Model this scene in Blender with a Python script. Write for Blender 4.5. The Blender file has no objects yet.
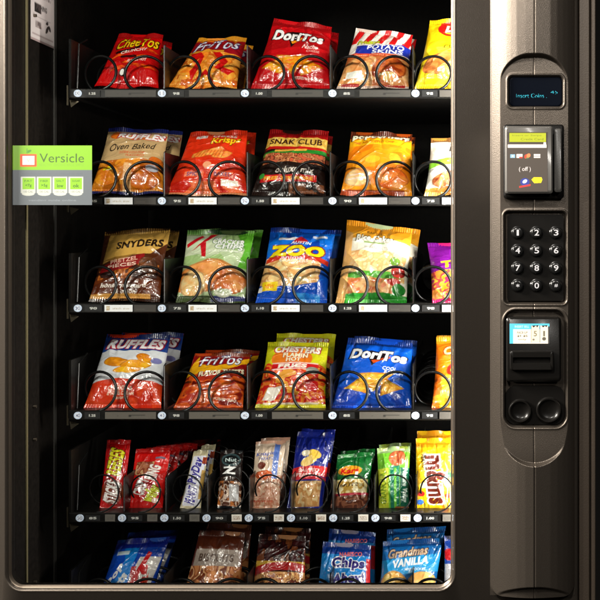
import bpy, math, random
import numpy as np
from mathutils import Vector

scn = bpy.context.scene
COL = scn.collection
PI = math.pi
random.seed(7)

# ------------------------------------------------------------------ units
# the door front is the plane y = 0; 600 picture units = 1 metre on that plane
D = 1.70                      # camera distance to the door plane
VX, VY = 460.0, 230.0         # foot of the camera axis on that plane
CX, CZ = VX/600.0, (600-VY)/600.0
def X(px, d=0.0): return CX + (px-VX)/600.0*(D+d)/D
def Z(py, d=0.0): return CZ + (VY-py)/600.0*(D+d)/D
def P(px, py, d=0.0): return np.array([X(px, d), d, Z(py, d)])
def S(d=0.0): return (D+d)/D/600.0

# ------------------------------------------------------------------ colour
def lin(c):
    c = np.asarray(c, dtype=float)/255.0
    return np.where(c <= 0.04045, c/12.92, ((c+0.055)/1.055)**2.4)

# ------------------------------------------------------------------ noise
_rng = np.random.RandomState(11)
_LAT = _rng.rand(8, 64, 64)
def vnoise(x, y, seed=0):
    L = _LAT[seed % 8]
    x = np.asarray(x)+seed*7.31; y = np.asarray(y)+seed*3.77
    xi = np.floor(x).astype(int); yi = np.floor(y).astype(int)
    fx = x-xi; fy = y-yi
    fx = fx*fx*(3-2*fx); fy = fy*fy*(3-2*fy)
    a = L[yi % 64, xi % 64]; b = L[yi % 64, (xi+1) % 64]
    c = L[(yi+1) % 64, xi % 64]; d = L[(yi+1) % 64, (xi+1) % 64]
    return (a*(1-fx)+b*fx)*(1-fy)+(c*(1-fx)+d*fx)*fy
def fbm(x, y, seed=0, o=3):
    s = 0; a = 0.5; t = 0
    for i in range(o):
        s = s+a*vnoise(x*2**i, y*2**i, seed+i); t += a; a *= 0.5
    return s/t

# ------------------------------------------------------------------ text -> triangles
_tcache = {}
def text_tris(s, bold=0.0):
    k = (s, bold)
    if k in _tcache: return _tcache[k]
    cu = bpy.data.curves.new('t', 'FONT'); cu.body = s; cu.offset = bold
    cu.resolution_u = 3; cu.space_character = 1.0+bold*1.5
    o = bpy.data.objects.new('t', cu); COL.objects.link(o)
    dg = bpy.context.evaluated_depsgraph_get(); dg.update()
    me = bpy.data.meshes.new_from_object(o.evaluated_get(dg))
    me.calc_loop_triangles()
    n = len(me.vertices); co = np.zeros(n*3); me.vertices.foreach_get('co', co); co = co.reshape(-1, 3)[:, :2]
    m = len(me.loop_triangles); tr = np.zeros(m*3, dtype=np.int32); me.loop_triangles.foreach_get('vertices', tr)
    tr = tr.reshape(-1, 3)
    bpy.data.objects.remove(o); bpy.data.curves.remove(cu); bpy.data.meshes.remove(me)
    mn = co.min(0); mx = co.max(0); co = (co-mn)/(mx-mn+1e-9)
    _tcache[k] = (co, tr, (mx-mn))
    return _tcache[k]

class Art:
    """print of a wrapper: rows run from the bottom up; it becomes a colour attribute on the mesh"""
    def __init__(s, bg, w=300, h=380):
        s.w, s.h = w, h
        s.a = np.zeros((h, w, 3)); s.a[:] = lin(bg)
        s.U, s.V = np.meshgrid((np.arange(w)+.5)/w, (np.arange(h)+.5)/h)
    def put(s, m, c):
        m = m[..., None].astype(float)
        s.a = s.a*(1-m)+lin(c)*m if not isinstance(c, np.ndarray) else s.a*(1-m)+c*m
        return s
    def rect(s, u0, v0, u1, v1, c, wob=0, seed=0):
        n = (vnoise(s.U*5, s.V*0+seed, seed)-.5)*wob if wob else 0
        return s.put((s.U >= u0) & (s.U <= u1) & (s.V >= v0+n) & (s.V <= v1+n), c)
    def band(s, v0, v1, c, slope=0, curve=0, u0=0, u1=1):
        o = slope*(s.U-.5)+curve*(1-(2*s.U-1)**2)
        return s.put((s.V > v0+o) & (s.V < v1+o) & (s.U >= u0) & (s.U <= u1), c)
    def ell(s, u, v, ru, rv, c, rot=0):
        x = (s.U-u)*s.w; y = (s.V-v)*s.h; r = math.radians(rot)
        X_ = x*math.cos(r)+y*math.sin(r); Y_ = -x*math.sin(r)+y*math.cos(r)
        return s.put((X_/(ru*s.w))**2+(Y_/(rv*s.h))**2 < 1, c)
    def poly(s, pts, c):
        m = np.zeros(s.U.shape, bool); n = len(pts)
        for i in range(n):
            x1, y1 = pts[i]; x2, y2 = pts[(i+1) % n]
            if y1 == y2: continue
            cond = ((s.V > y1) != (s.V > y2)) & (s.U < (x2-x1)*(s.V-y1)/(y2-y1)+x1)
            m ^= cond
        return s.put(m, c)
    def food(s, u, v, ru, rv, c1, c2, rot=0, seed=0, sc=14, tri=False):
        x = (s.U-u)*s.w; y = (s.V-v)*s.h; r = math.radians(rot)
        a = (x*math.cos(r)+y*math.sin(r))/(ru*s.w); b = (-x*math.sin(r)+y*math.cos(r))/(rv*s.h)
        w = (vnoise(s.U*9, s.V*11, seed)-.5)*.3
        if tri: q = np.maximum(b/.62, np.abs(a)*1.55-b)+w*.12
        else: q = a*a+b*b+w
        m = q < 1
        n = np.clip((fbm(s.U*sc, s.V*sc*1.3, seed+2, 3)-.5)*2.4+.5, 0, 1)[..., None]
        c = np.clip((lin(c1)*(1-n)+lin(c2)*n)*1.22, 0, .85)
        rim = (q > .8)[..., None]*.35
        return s.put(m, c*(1-rim))
    def mix(s, u0, v0, u1, v1, cols, sc=16, seed=0, soft=0.0):
        n = fbm(s.U*sc, s.V*sc*1.25, seed, 2); n = np.clip((n-.5)*1.9+.5, 0, .999)
        idx = (n*len(cols)).astype(int); C = np.array([lin(c) for c in cols])[idx]
        e = (vnoise(s.U*6, s.V*6, seed+1)-.5)*soft
        return s.put((s.U > u0+e) & (s.U < u1-e) & (s.V > v0+e) & (s.V < v1+e), C)
    def text(s, t, u, v, w, h, c, rot=0, shear=0, bold=.02, out=None, arc=0, ow=.05):
        if out is not None: s.text(t, u, v, w*1.05, h*1.14, out, rot, shear, bold+ow, None, arc)
        co, tr, sz = text_tris(t, bold)
        x = co[:, 0]-.5; y = co[:, 1]-.5+arc*(1-(2*x)**2)
        px = x*w*s.w+shear*y*h*s.h; py = y*h*s.h; r = math.radians(rot)
        q = np.stack([px*math.cos(r)-py*math.sin(r)+u*s.w, px*math.sin(r)+py*math.cos(r)+v*s.h], 1)
        cc = lin(c)
        for i, j, k in tr:
            A, B, C_ = q[i], q[j], q[k]
            x0 = max(int(min(A[0], B[0], C_[0])-.5), 0); x1 = min(int(max(A[0], B[0], C_[0])+1.5), s.w)
            y0 = max(int(min(A[1], B[1], C_[1])-.5), 0); y1 = min(int(max(A[1], B[1], C_[1])+1.5), s.h)
            if x1 <= x0 or y1 <= y0: continue
            gx, gy = np.meshgrid(np.arange(x0, x1)+.5, np.arange(y0, y1)+.5)
            def e(a, b): return (b[0]-a[0])*(gy-a[1])-(b[1]-a[1])*(gx-a[0])
            e1, e2, e3 = e(A, B), e(B, C_), e(C_, A)
            m = ((e1 >= 0) & (e2 >= 0) & (e3 >= 0)) | ((e1 <= 0) & (e2 <= 0) & (e3 <= 0))
            sub = s.a[y0:y1, x0:x1]; sub[m] = cc
        return s
    def sample(s, u, v):
        x = np.clip(u*s.w-.5, 0, s.w-1.001); y = np.clip(v*s.h-.5, 0, s.h-1.001)
        out = 0
        for dx in (-.5, .5):
            for dy in (-.5, .5):
                xi = np.clip(np.round(x+dx), 0, s.w-1).astype(int); yi = np.clip(np.round(y+dy), 0, s.h-1).astype(int)
                out = out+s.a[yi, xi]
        return out/4

# ------------------------------------------------------------------ materials
def new_mat(name):
    m = bpy.data.materials.new(name); m.use_nodes = True
    nt = m.node_tree; return m, nt, nt.nodes['Principled BSDF']
def mat(name, c, rough=.5, metal=0, coat=0, bump=0, scale=400, spec=.5, var=0, emit=None, es=0):
    m, nt, b = new_mat(name)
    b.inputs['Base Color'].default_value = (*c, 1); b.inputs['Roughness'].default_value = rough
    b.inputs['Metallic'].default_value = metal; b.inputs['Coat Weight'].default_value = coat
    b.inputs['Coat Roughness'].default_value = .12; b.inputs['Specular IOR Level'].default_value = spec
    if emit: b.inputs['Emission Color'].default_value = (*emit, 1); b.inputs['Emission Strength'].default_value = es
    if bump or var:
        tc = nt.nodes.new('ShaderNodeTexCoord'); n = nt.nodes.new('ShaderNodeTexNoise')
        n.inputs['Scale'].default_value = scale; n.inputs['Detail'].default_value = 4
        nt.links.new(tc.outputs['Object'], n.inputs['Vector'])
        if bump:
            bp = nt.nodes.new('ShaderNodeBump'); bp.inputs['Strength'].default_value = bump; bp.inputs['Distance'].default_value = .001
            nt.links.new(n.outputs['Fac'], bp.inputs['Height']); nt.links.new(bp.outputs['Normal'], b.inputs['Normal'])
        if var:
            r = nt.nodes.new('ShaderNodeMapRange'); r.inputs['To Min'].default_value = 1-var; r.inputs['To Max'].default_value = 1+var
            r.inputs['From Min'].default_value = .3; r.inputs['From Max'].default_value = .7
            mx = nt.nodes.new('ShaderNodeMix'); mx.data_type = 'RGBA'; mx.blend_type = 'MULTIPLY'; mx.inputs[0].default_value = 1
            mx.inputs[6].default_value = (*c, 1)
            nt.links.new(n.outputs['Fac'], r.inputs['Value']); nt.links.new(r.outputs['Result'], mx.inputs[7])
            nt.links.new(mx.outputs[2], b.inputs['Base Color'])
    return m
def art_mat(name, rough=.35, coat=.4, metal=0, trans=0, es=0, bump=0):
    m, nt, b = new_mat(name)
    at = nt.nodes.new('ShaderNodeAttribute'); at.attribute_name = 'print'
    nt.links.new(at.outputs['Color'], b.inputs['Base Color'])
    b.inputs['Roughness'].default_value = rough; b.inputs['Coat Weight'].default_value = coat
    b.inputs['Coat Roughness'].default_value = .14; b.inputs['Metallic'].default_value = metal
    if es:
        nt.links.new(at.outputs['Color'], b.inputs['Emission Color']); b.inputs['Emission Strength'].default_value = es
    if bump:
        tc = nt.nodes.new('ShaderNodeTexCoord'); n = nt.nodes.new('ShaderNodeTexNoise')
        n.inputs['Scale'].default_value = 60; n.inputs['Detail'].default_value = 3
        nt.links.new(tc.outputs['Object'], n.inputs['Vector'])
        bp = nt.nodes.new('ShaderNodeBump'); bp.inputs['Strength'].default_value = bump; bp.inputs['Distance'].default_value = .004
        nt.links.new(n.outputs['Fac'], bp.inputs['Height']); nt.links.new(bp.outputs['Normal'], b.inputs['Normal'])
        nt.links.new(bp.outputs['Normal'], b.inputs['Coat Normal'])
    if trans:
        tl = nt.nodes.new('ShaderNodeBsdfTranslucent'); mx = nt.nodes.new('ShaderNodeMixShader'); mx.inputs[0].default_value = trans
        nt.links.new(at.outputs['Color'], tl.inputs['Color'])
        nt.links.new(b.outputs[0], mx.inputs[1]); nt.links.new(tl.outputs[0], mx.inputs[2])
        nt.links.new(mx.outputs[0], nt.nodes['Material Output'].inputs['Surface'])
    return m

M = {}
M['door'] = mat('brown_grey_metallic_paint', (.084, .070, .057), .33, .74, 0, .28, 900, .5, .10)
M['trim'] = mat('satin_metal_trim', (.15, .122, .095), .42, .9, 0, .1, 500)
M['wall'] = mat('black_interior_paint', (.007, .0055, .0045), .5, 0, 0, .3, 120, .12, .3)
M['tray'] = mat('black_tray_enamel', (.006, .0055, .005), .35, 0, .03, .2, 200, .25)
M['wire'] = mat('black_coated_wire', (.004, .004, .004), .36, .0, .10, 0, 400, .3)
M['strip'] = mat('dull_brass_strip', (.26, .22, .12), .4, .6, 0, .2, 200)
M['bracket'] = mat('zinc_bracket', (.20, .17, .12), .35, .9, 0, .2, 150)
M['grey'] = mat('grey_label_plastic', (.17, .155, .135), .4, 0, .1, .1, 200, .5, .15)
M['blackplastic'] = mat('black_moulded_plastic', (.005, .0045, .004), .3, 0, .08, .10, 600, .22)
M['darkplastic'] = mat('dark_grey_plastic', (.04, .038, .035), .4, 0, .1, .2, 500)
M['edgegrey'] = mat('dark_grey_divider', (.005, .005, .005), .32, .0, .02, 0, 400, .3)
M['key'] = mat('black_rubber_key', (.006, .006, .006), .25, 0, .3, 0, 400, .3)
M['white'] = mat('white_ink', (.42, .42, .44), .5)
M['side'] = mat('dark_cabinet_paint', (.06, .045, .033), .5, .3, 0, .3, 400)
M['cyan'] = mat('cyan_glow', (0, .15, .2), .5, emit=(.01, .55, .70), es=.7)
M['screen'] = mat('black_display_window', (.002, .003, .006), .3, 0, 0, 0, 400, .03)
M['bag'] = art_mat('printed_foil', .30, 1.0, 0, bump=.6)
M['paper'] = art_mat('printed_paper', .6, 0)
M['sticker'] = art_mat('printed_vinyl_sticker', .45, .1, trans=.3)
M['glow_print'] = art_mat('lcd_and_label_glow', .4, .1, es=.08)  # reader backlight; the paper bill label borrows the same glow
def glass_mat():
    m = bpy.data.materials.new('clear_glass'); m.use_nodes = True; nt = m.node_tree; nt.nodes.clear()
    o = nt.nodes.new('ShaderNodeOutputMaterial'); t = nt.nodes.new('ShaderNodeBsdfTransparent'); g = nt.nodes.new('ShaderNodeBsdfGlossy')
    g.inputs['Roughness'].default_value = .02; f = nt.nodes.new('ShaderNodeFresnel'); f.inputs['IOR'].default_value = 1.45
    t.inputs['Color'].default_value = (.97, .98, .97, 1)
    mx = nt.nodes.new('ShaderNodeMixShader'); nt.links.new(f.outputs[0], mx.inputs[0]); nt.links.new(t.outputs[0], mx.inputs[1])
    nt.links.new(g.outputs[0], mx.inputs[2]); nt.links.new(mx.outputs[0], o.inputs['Surface']); return m
M['glass'] = glass_mat()

# ------------------------------------------------------------------ object helpers
ORG = {}
def link(o, parent=None):
    COL.objects.link(o)
    if parent: o.parent = parent
    return o
def empty(name, loc):
    o = bpy.data.objects.new(name, None); o.location = loc; o.empty_display_size = .05; link(o); ORG[o] = np.array(loc, float); return o
def mk(name, V, F, m, parent=None, smooth=False, mi=None, org=None, cols=None):
    """one mesh object from world coordinates; its origin is its own base centre (or org)"""
    V = np.asarray(V, float)
    if org is None: org = np.array([(V[:, 0].min()+V[:, 0].max())/2, (V[:, 1].min()+V[:, 1].max())/2, V[:, 2].min()])
    me = bpy.data.meshes.new(name); me.from_pydata((V-org).tolist(), [], [tuple(f) for f in F])
    ms = m if isinstance(m, (list, tuple)) else [m]
    for q in ms: me.materials.append(q)
    if mi is not None: me.polygons.foreach_set('material_index', np.asarray(mi, dtype=np.int32))
    if smooth: me.polygons.foreach_set('use_smooth', [True]*len(F))
    if cols is not None:
        a = me.color_attributes.new('print', 'FLOAT_COLOR', 'POINT')
        c4 = np.ones((len(V), 4), np.float32); c4[:, :3] = cols; a.data.foreach_set('color', c4.ravel())
    me.update()
    o = bpy.data.objects.new(name, me); link(o, parent)
    ORG[o] = np.array(org, float)
    o.location = ORG[o]-(ORG[parent] if parent else 0)
    return o
def inst(name, src, loc, parent):
    """another of the same kind sharing mesh data, at world loc"""
    o = src.copy(); o.name = name; link(o); o.parent = parent; ORG[o] = np.array(loc, float)
    o.location = ORG[o]-(ORG[parent] if parent else 0); return o
class MB:
    def __init__(s): s.V = []; s.F = []; s.mi = []
    def add(s, V, F, mi=0):
        b = len(s.V); s.V += [tuple(v) for v in V]; s.F += [tuple(b+i for i in f) for f in F]; s.mi += [mi]*len(F); return s
    def box(s, x0, x1, y0, y1, z0, z1, mi=0, bev=0.0):
        if bev:   # chamfered front edges (front = small y)
            b = bev
            L = [[(x0, y1, z0), (x1, y1, z0), (x1, y1, z1), (x0, y1, z1)], [(x0, y0+b, z0), (x1, y0+b, z0), (x1, y0+b, z1), (x0, y0+b, z1)],
                 [(x0+b, y0, z0+b), (x1-b, y0, z0+b), (x1-b, y0, z1-b), (x0+b, y0, z1-b)]]
            return s.loops(L, True, True, mi)
        V = [(x, y, z) for x in (x0, x1) for y in (y0, y1) for z in (z0, z1)]
        return s.add(V, [(0, 1, 3, 2), (4, 6, 7, 5), (0, 4, 5, 1), (2, 3, 7, 6), (0, 2, 6, 4), (1, 5, 7, 3)], mi)
    def loops(s, L, cap0=False, cap1=False, mi=0):
        n = len(L[0]); V = [p for l in L for p in l]; F = []
        for k in range(len(L)-1):
            for i in range(n):
                j = (i+1) % n; F.append((k*n+i, k*n+j, (k+1)*n+j, (k+1)*n+i))
        if cap0: F.append(tuple(range(n))[::-1])
        if cap1: F.append(tuple((len(L)-1)*n+i for i in range(n)))
        return s.add(V, F, mi)
    def tube(s, pts, r, n=8, mi=0):
        pts = [Vector(p) for p in pts]; L = []
        up = Vector((0.13, 1, .07))
        for i, p in enumerate(pts):
            t = (pts[min(i+1, len(pts)-1)]-pts[max(i-1, 0)]).normalized()
            a = t.cross(up).normalized(); b = t.cross(a).normalized()
            L.append([tuple(p+(a*math.cos(2*PI*k/n)+b*math.sin(2*PI*k/n))*r) for k in range(n)])
        return s.loops(L, True, True, mi)
    def build(s, name, m, parent=None, smooth=False, org=None): return mk(name, s.V, s.F, m, parent, smooth, s.mi, org)
def rrect(x0, z0, x1, z1, r, y, n=8):
    pts = []
    for cx, cz, a0 in ((x1-r, z1-r, 0), (x0+r, z1-r, 90), (x0+r, z0+r, 180), (x1-r, z0+r, 270)):
        for i in range(n+1):
            a = math.radians(a0+90*i/n); pts.append((cx+r*math.cos(a), y, cz+r*math.sin(a)))
    return pts
def pr(px0, py0, px1, py1, rpx, d, n=8, dd=None):   # rounded rectangle given in picture units on plane depth d (unprojected at dd)
    q = d if dd is None else dd
    return rrect(X(px0, q), Z(py1, q), X(px1, q), Z(py0, q), rpx*S(q), d, n)
def auto_smooth(o, deg=40):
    me = o.data; me.polygons.foreach_set('use_smooth', [True]*len(me.polygons)); me.set_sharp_from_angle(angle=math.radians(deg))

def sheet(name, corners, art, m, parent=None, nu=60, nv=60, thick=.0006, bend=0):
    """thin printed sheet with real thickness; corners BL, BR, TR, TL in world space"""
    BL, BR, TR, TL = [np.array(c, float) for c in corners]
    u, v = np.meshgrid(np.linspace(0, 1, nu+1), np.linspace(0, 1, nv+1)); uu = u[..., None]; vv = v[..., None]
    Pn = BL*(1-uu)*(1-vv)+BR*uu*(1-vv)+TR*uu*vv+TL*(1-uu)*vv
    n = np.cross(BR-BL, TL-BL); n /= np.linalg.norm(n)
    Pn = Pn+n*(bend*np.sin(PI*v)[..., None])
    Vf = Pn.reshape(-1, 3); cols = art.sample(u.ravel(), v.ravel())
    i = np.arange(nu)[None, :]+np.arange(nv)[:, None]*(nu+1)
    F = np.stack([i, i+1, i+nu+2, i+nu+1], -1).reshape(-1, 4)
    N = len(Vf); ring = [k for k in range(nu+1)]+[(j+1)*(nu+1)-1 for j in range(1, nv+1)]+[nv*(nu+1)+k for k in range(nu-1, -1, -1)]+[j*(nu+1) for j in range(nv-1, 0, -1)]
    Vb = Vf[ring]-n*thick; R = len(ring)
    F = [tuple(f) for f in F]+[(ring[k], N+k, N+(k+1) % R, ring[(k+1) % R]) for k in range(R)]+[tuple(N+k for k in range(R))[::-1]]
    return mk(name, np.concatenate([Vf, Vb]), F, m, parent, False, None, None, np.concatenate([cols, cols[ring]]))

# ------------------------------------------------------------------ wrappers (pillow bags)
def pillow(name, corners, art, T, seed, nu=150, nv=190, seal=.065, pinch=.05, crump=1.0):
    BL, BR, TR, TL = [np.array(c, float) for c in corners]
    rs = np.random.RandomState(seed)
    n = np.cross(BR-BL, TL-BL); n /= np.linalg.norm(n)
    def surf(u, v, sgn):
        us = .5+(u-.5)*(1-pinch*np.sin(PI*v)**.8+.012*(vnoise(v*6, u*0+.5, seed)-.5))
        top = .012*(vnoise(u*5, v*0+seed, seed+1)-.5)*v
        uu = us[..., None]; vv = (v+top)[..., None]
        B = BL*(1-uu)*(1-vv)+BR*uu*(1-vv)+TR*uu*vv+TL*(1-uu)*vv
        e = np.clip(1-np.abs(2*u-1)**2.6, 0, 1)**.62
        w = np.clip((v-seal)/(1-2*seal), 0, 1); g = np.sin(PI*w)**.6
        t = T*e*g*(1.12-.28*v)*(1+.35*(vnoise(u*2.3, v*2.7, seed)-.5))
        d = np.zeros_like(u)
        for k in range(16):                      # gathers running out of the two seals
            bot = k % 2; u0 = rs2[k, 0]; sl = (rs2[k, 1]-.5)*.9+(u0-.5)*-.25; ln = .08+.22*rs2[k, 2]; wd = .010+.022*rs2[k, 3]; A = T*(.06+.16*rs2[k, 4])
            dv = (v-seal*.6) if bot else (1-seal*.6-v)
            q = (u-u0-sl*dv)/(wd*(1+np.clip(dv, 0, 1)*4))
            d -= A*np.exp(-q*q)*np.exp(-np.clip(dv, 0, 1)/ln)*np.clip(dv/.02, 0, 1)
        a1 = math.radians(25+rs2[0, 5]*40)
        for (fq, am, an, sd) in ((1.8, .18, a1, 0), (3.0, .11, -a1*1.3, 2), (7.0, .045, a1*2, 4)):
            xx = (u*math.cos(an)+v*1.25*math.sin(an))*fq*1.8+.5*vnoise(u*3, v*3, seed+5); yy = (-u*math.sin(an)+v*1.25*math.cos(an))*fq*.8
            r = 1-np.abs(2*vnoise(xx, yy, seed+sd)-1); d += T*am*crump*(r**4-.15)
        d *= np.clip(e*1.6, 0, 1)*np.clip(g*2.2+.12, 0, 1)
        edge = np.clip(1-np.minimum(v, 1-v)/seal, 0, 1)
        d += .00035*np.sin(u*2*PI*30)*(edge > 0)+edge*.0045*np.sin(u*(5+rs2[1, 5]*5)+seed)*e
        sgnn = 1 if sgn > 0 else -.85
        if sgn > 0: off = t+d
        else: off = -.85*t+np.where(g > 0, 0, d)-.0006
        return B+n*off[..., None]
    rs2 = rs.rand(16, 6)
    u, v = np.meshgrid(np.linspace(0, 1, nu+1), np.linspace(0, 1, nv+1))
    Vf = surf(u, v, 1).reshape(-1, 3); cf = art.sample(u.ravel(), (v+.24*v*(1-v)).ravel())
    def grid(a, b, o, flip=False):
        i = o+np.arange(a)[None, :]+np.arange(b)[:, None]*(a+1)
        q = [i, i+1, i+a+2, i+a+1]
        return np.stack(q[::-1] if flip else q, -1).reshape(-1, 4)
    nb, mb = 24, 30
    ub, vb = np.meshgrid(np.linspace(0, 1, nb+1), np.linspace(0, 1, mb+1))
    Vb = surf(ub, vb, -1).reshape(-1, 3); cb = np.tile(lin((150, 150, 150)), (len(Vb), 1))*0+art.a[:6].mean((0, 1))
    F = np.concatenate([grid(nu, nv, 0), grid(nb, mb, len(Vf), True)])
    Va = np.concatenate([Vf, Vb]); ca = np.concatenate([cf, cb]); va = np.concatenate([v.ravel(), vb.ravel()])
    ca = np.clip(ca**1.1*1.12, 0, .86); fv = va[F].mean(1); body = None
    for nm, msk in ((name, (fv > seal*.92) & (fv < 1-seal*.92)), ('top_seal', fv >= 1-seal*.92), ('bottom_seal', fv <= seal*.92)):
        Fs = F[msk]; used = np.unique(Fs); rm = np.zeros(len(Va), int); rm[used] = np.arange(len(used))
        o = mk(nm, Va[used], rm[Fs], M['bag'], body, True, None, None, ca[used])
        if body is None: body = o
    return body

def tag(o, label, cat, group=None):
    o['label'] = label; o['category'] = cat
    if group: o['group'] = group
    return o

# ================================================================== THE MACHINE
base = (X(270), .35, Z(1150))
VM = empty('vending_machine', base)
tag(VM, 'brown-grey snack vending machine with large glass front and keypad column', 'vending machine')
WX0, WX1, WY1 = 7.0, 453.0, 589.0      # window opening
TOP, BOT = -150.0, 1140.0
LX, RX = -36.0, 596.0

# door frame: flat face, rounded opening with a lip
f = MB()
def ring(g, r, d): return pr(WX0-g, TOP+70-g, WX1+g, WY1+g, r, d, 8, 0)
outer = lambda d, i=0: pr(LX+i, TOP+i, 578-i, BOT-i, 8, d, 8, 0)
f.loops([outer(.075), outer(.004), outer(.0, 3), ring(3.6, 19, 0), ring(3.0, 18.4, -.0009), ring(2.2, 17.5, -.0014), ring(1.3, 16.5, -.0012), ring(.5, 15.6, .0006), ring(0, 15, .004)])
f.V = [(x_, y_+(.030 if x_ < X(-20) and y_ < .02 else 0), z_) for (x_, y_, z_) in f.V]
o = f.build('door_frame', M['door'], VM); auto_smooth(o, 50)
f2 = MB(); f2.loops([ring(-.05, 15, .0041), ring(-.05, 15, .030), ring(8, 16, .034), ring(8, 16, .06)])
o = f2.build('door_inner_frame', M['wall'], VM); auto_smooth(o, 50)
# inner metal trim of the opening
f = MB(); f.loops([ring(-.2, 14.8, .0045), ring(-1.4, 13.8, .006), ring(-2.2, 13, .010), ring(-1.0, 13, .0105)])
o = f.build('window_trim', M['trim'], VM); auto_smooth(o, 60)
f = MB(); f.loops([ring(1.5, 15, .0120), ring(1.5, 15, .0165)], True, True)
o = f.build('window_glass', M['glass'], VM)

# right-hand cabinet edge beyond the door
f = MB(); f.box(X(579.5), X(591), .014, .07, Z(BOT-2), Z(TOP+2), 0, .002).box(X(592), X(596), .004, .07, Z(BOT-2), Z(TOP+2), 0, .0015)
f.build('cabinet_edge', M['side'], VM)
# cabinet shell
wx = X(12, .02)
f = MB()
xr = X(560); zt, zb = Z(TOP+4), Z(BOT-4)
f.box(X(LX+3), wx, .076, .80, zb, zt).box(xr, X(594), .076, .80, zb, zt)
f.box(wx+.0005, xr-.0005, .77, .80, zb, zt)
f.box(wx+.0005, xr-.0005, .076, .7695, zt-.03, zt-.001).box(wx+.0005, xr-.0005, .076, .7695, Z(700), Z(690))
f.build('cabinet', M['wall'], VM)
# hinge side lining between the door and the cabinet
f = MB(); f.box(wx-.012, wx-.0005, .0345, .0755, Z(640), Z(-60)).box(X(LX+6), X(0), .03, .0745, zb, zt)
f.build('door_lining', M['wall'], VM)
def strip(px, w, m, d0=None, name='seam_strip'):
    d = (VX-12)/(VX-px)*(D+.02)-D if d0 is None else d0
    q = MB(); q.box(wx+.0002, wx+.0022, d, d+w, Z(640), Z(-60)); return q.build(name, m, VM)
strip(25.4, .006, M['strip']); strip(58, .010, M['darkplastic'], .195)
q = MB(); q.box(wx-.004, wx-.001, .0300, .0340, Z(640), Z(-60)); q.build('door_gasket', M['darkplastic'], VM)
for zz in (407, 440, 583, 15):
    q = MB(); q.tube([(wx+.001, .105, Z(zz, .1)), (wx+.006, .105, Z(zz, .1))], .0028, 10); q.build('screw', M['trim'], VM)

# service notice on the inner left wall
a = Art((196, 186, 186), 160, 300)
a.rect(.0, .0, 1, .02, (150, 130, 130))
a.text('RATING', .5, .66, .7, .03, (60, 50, 50)).text('WARNING', .4, .33, .5, .05, (20, 18, 18), bold=.05)
a.mix(.14, .27, .42, .36, [(25, 20, 20), (60, 50, 50)], 30, 2)
a.mix(.10, .42, .9, .52, [(196, 186, 186), (120, 108, 108)], 40, 3); a.mix(.10, .56, .9, .62, [(196, 186, 186), (110, 100, 100)], 46, 4)
a.ell(.66, .15, .09, .022, (45, 38, 38), 50).ell(.76, .17, .07, .02, (45, 38, 38), -40).ell(.66, .21, .05, .018, (45, 38, 38), 20).mix(.18, .13, .42, .19, [(150, 138, 138), (100, 88, 88)], 30, 5)
a.rect(.05, .06, .92, .066, (110, 80, 80)).rect(.1, .235, .8, .24, (110, 100, 100))
dA, dB = .093, .200; zN0, zN1 = Z(38.5, .092), Z(-70, .092)
sheet('notice', [(wx+.0012, dA, zN0), (wx+.0012, dB, zN0), (wx+.0012, dB, zN1), (wx+.0012, dA, zN1)], a, M['paper'], VM, 60, 120)['label'] = 'white printed notice on the inner left wall'

# sticker on the glass
a = Art((90, 97, 102), 480, 360)
G = (116, 168, 18)
a.rect(0, .59, 1, 1, G)
a.rect(.095, .645, .305, .855, (226, 74, 38)).rect(.125, .675, .275, .825, (240, 226, 208)).text('V', .2, .75, .05, .06, (226, 170, 150))
a.ell(.205, .90, .035, .022, (70, 130, 30), 25).rect(.175, .865, .19, .95, (90, 140, 40))
a.text('Versicle', .62, .79, .56, .15, (52, 84, 20), bold=.0).text('HEALTHY VENDING MADE SIMPLE', .62, .675, .56, .05, (112, 160, 30))
a.text('NUTRITION FACTS AND CALORIES LISTED HERE', .5, .525, .76, .035, (84, 92, 98))
for k in range(4):
    u0 = .11+k*.2
    a.rect(u0-.005, .20, u0+.18, .475, (182, 186, 176)); a.ell(u0+.0875, .19, .08, .035, (182, 186, 176))
    a.rect(u0+.015, .265, u0+.165, .455, (122, 176, 22))
    a.text(['FAT', 'FIBER', 'SALT', 'SUGAR'][k], u0+.09, .405, .1, .035, (70, 110, 24)).text(['<7g', '>5g', 'low', 'ok'][k], u0+.09, .325, .08, .06, (60, 100, 24), bold=.03)
    a.text('100 CAL', u0+.0875, .225, .12, .035, (130, 134, 128))
a.text('vending guide online', .5, .075, .6, .045, (112, 120, 126))
sheet('sticker', [P(12.5, 205, .0115), P(92, 205, .0115), P(92, 145.5, .0115), P(12.5, 145.5, .0115)], a, M['sticker'], VM, 240, 180, .0004)['label'] = 'green and grey vinyl sticker on the glass'

# ------------------------------------------------------------------ control column (height field)
def sd_rr(x, y, x0, y0, x1, y1, r):
    cx, cy = (x0+x1)/2, (y0+y1)/2; qx = np.abs(x-cx)-(x1-x0)/2+r; qy = np.abs(y-cy)-(y1-y0)/2+r
    return np.hypot(np.maximum(qx, 0), np.maximum(qy, 0))+np.minimum(np.maximum(qx, qy), 0)-r
def sst(a, b, x): t = np.clip((x-a)/(b-a), 0, 1); return t*t*(3-2*t)
gx = np.linspace(490, 575, 240)
gy = np.concatenate([np.linspace(TOP+20, 44, 40), np.linspace(44.7, 470, 720), np.linspace(473, 572, 50), np.linspace(573, 595, 60)])
GX, GY = np.meshgrid(gx, gy)
t = (GX-490)/85
xk = np.array([490, 492, 494, 497, 500, 503, 506, 510, 516, 524, 533, 541, 549, 556, 562, 567, 571, 573.6, 575]); hk = np.array([0, 1.5, 3.2, 5.6, 7.9, 10.0, 11.9, 14.0, 16.8, 19.0, 20.0, 18.2, 16.4, 14.0, 11.2, 8.2, 5.0, 2.2, 0])
xf = np.linspace(478, 587, 1100); kf = np.hanning(41); kf /= kf.sum()
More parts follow.
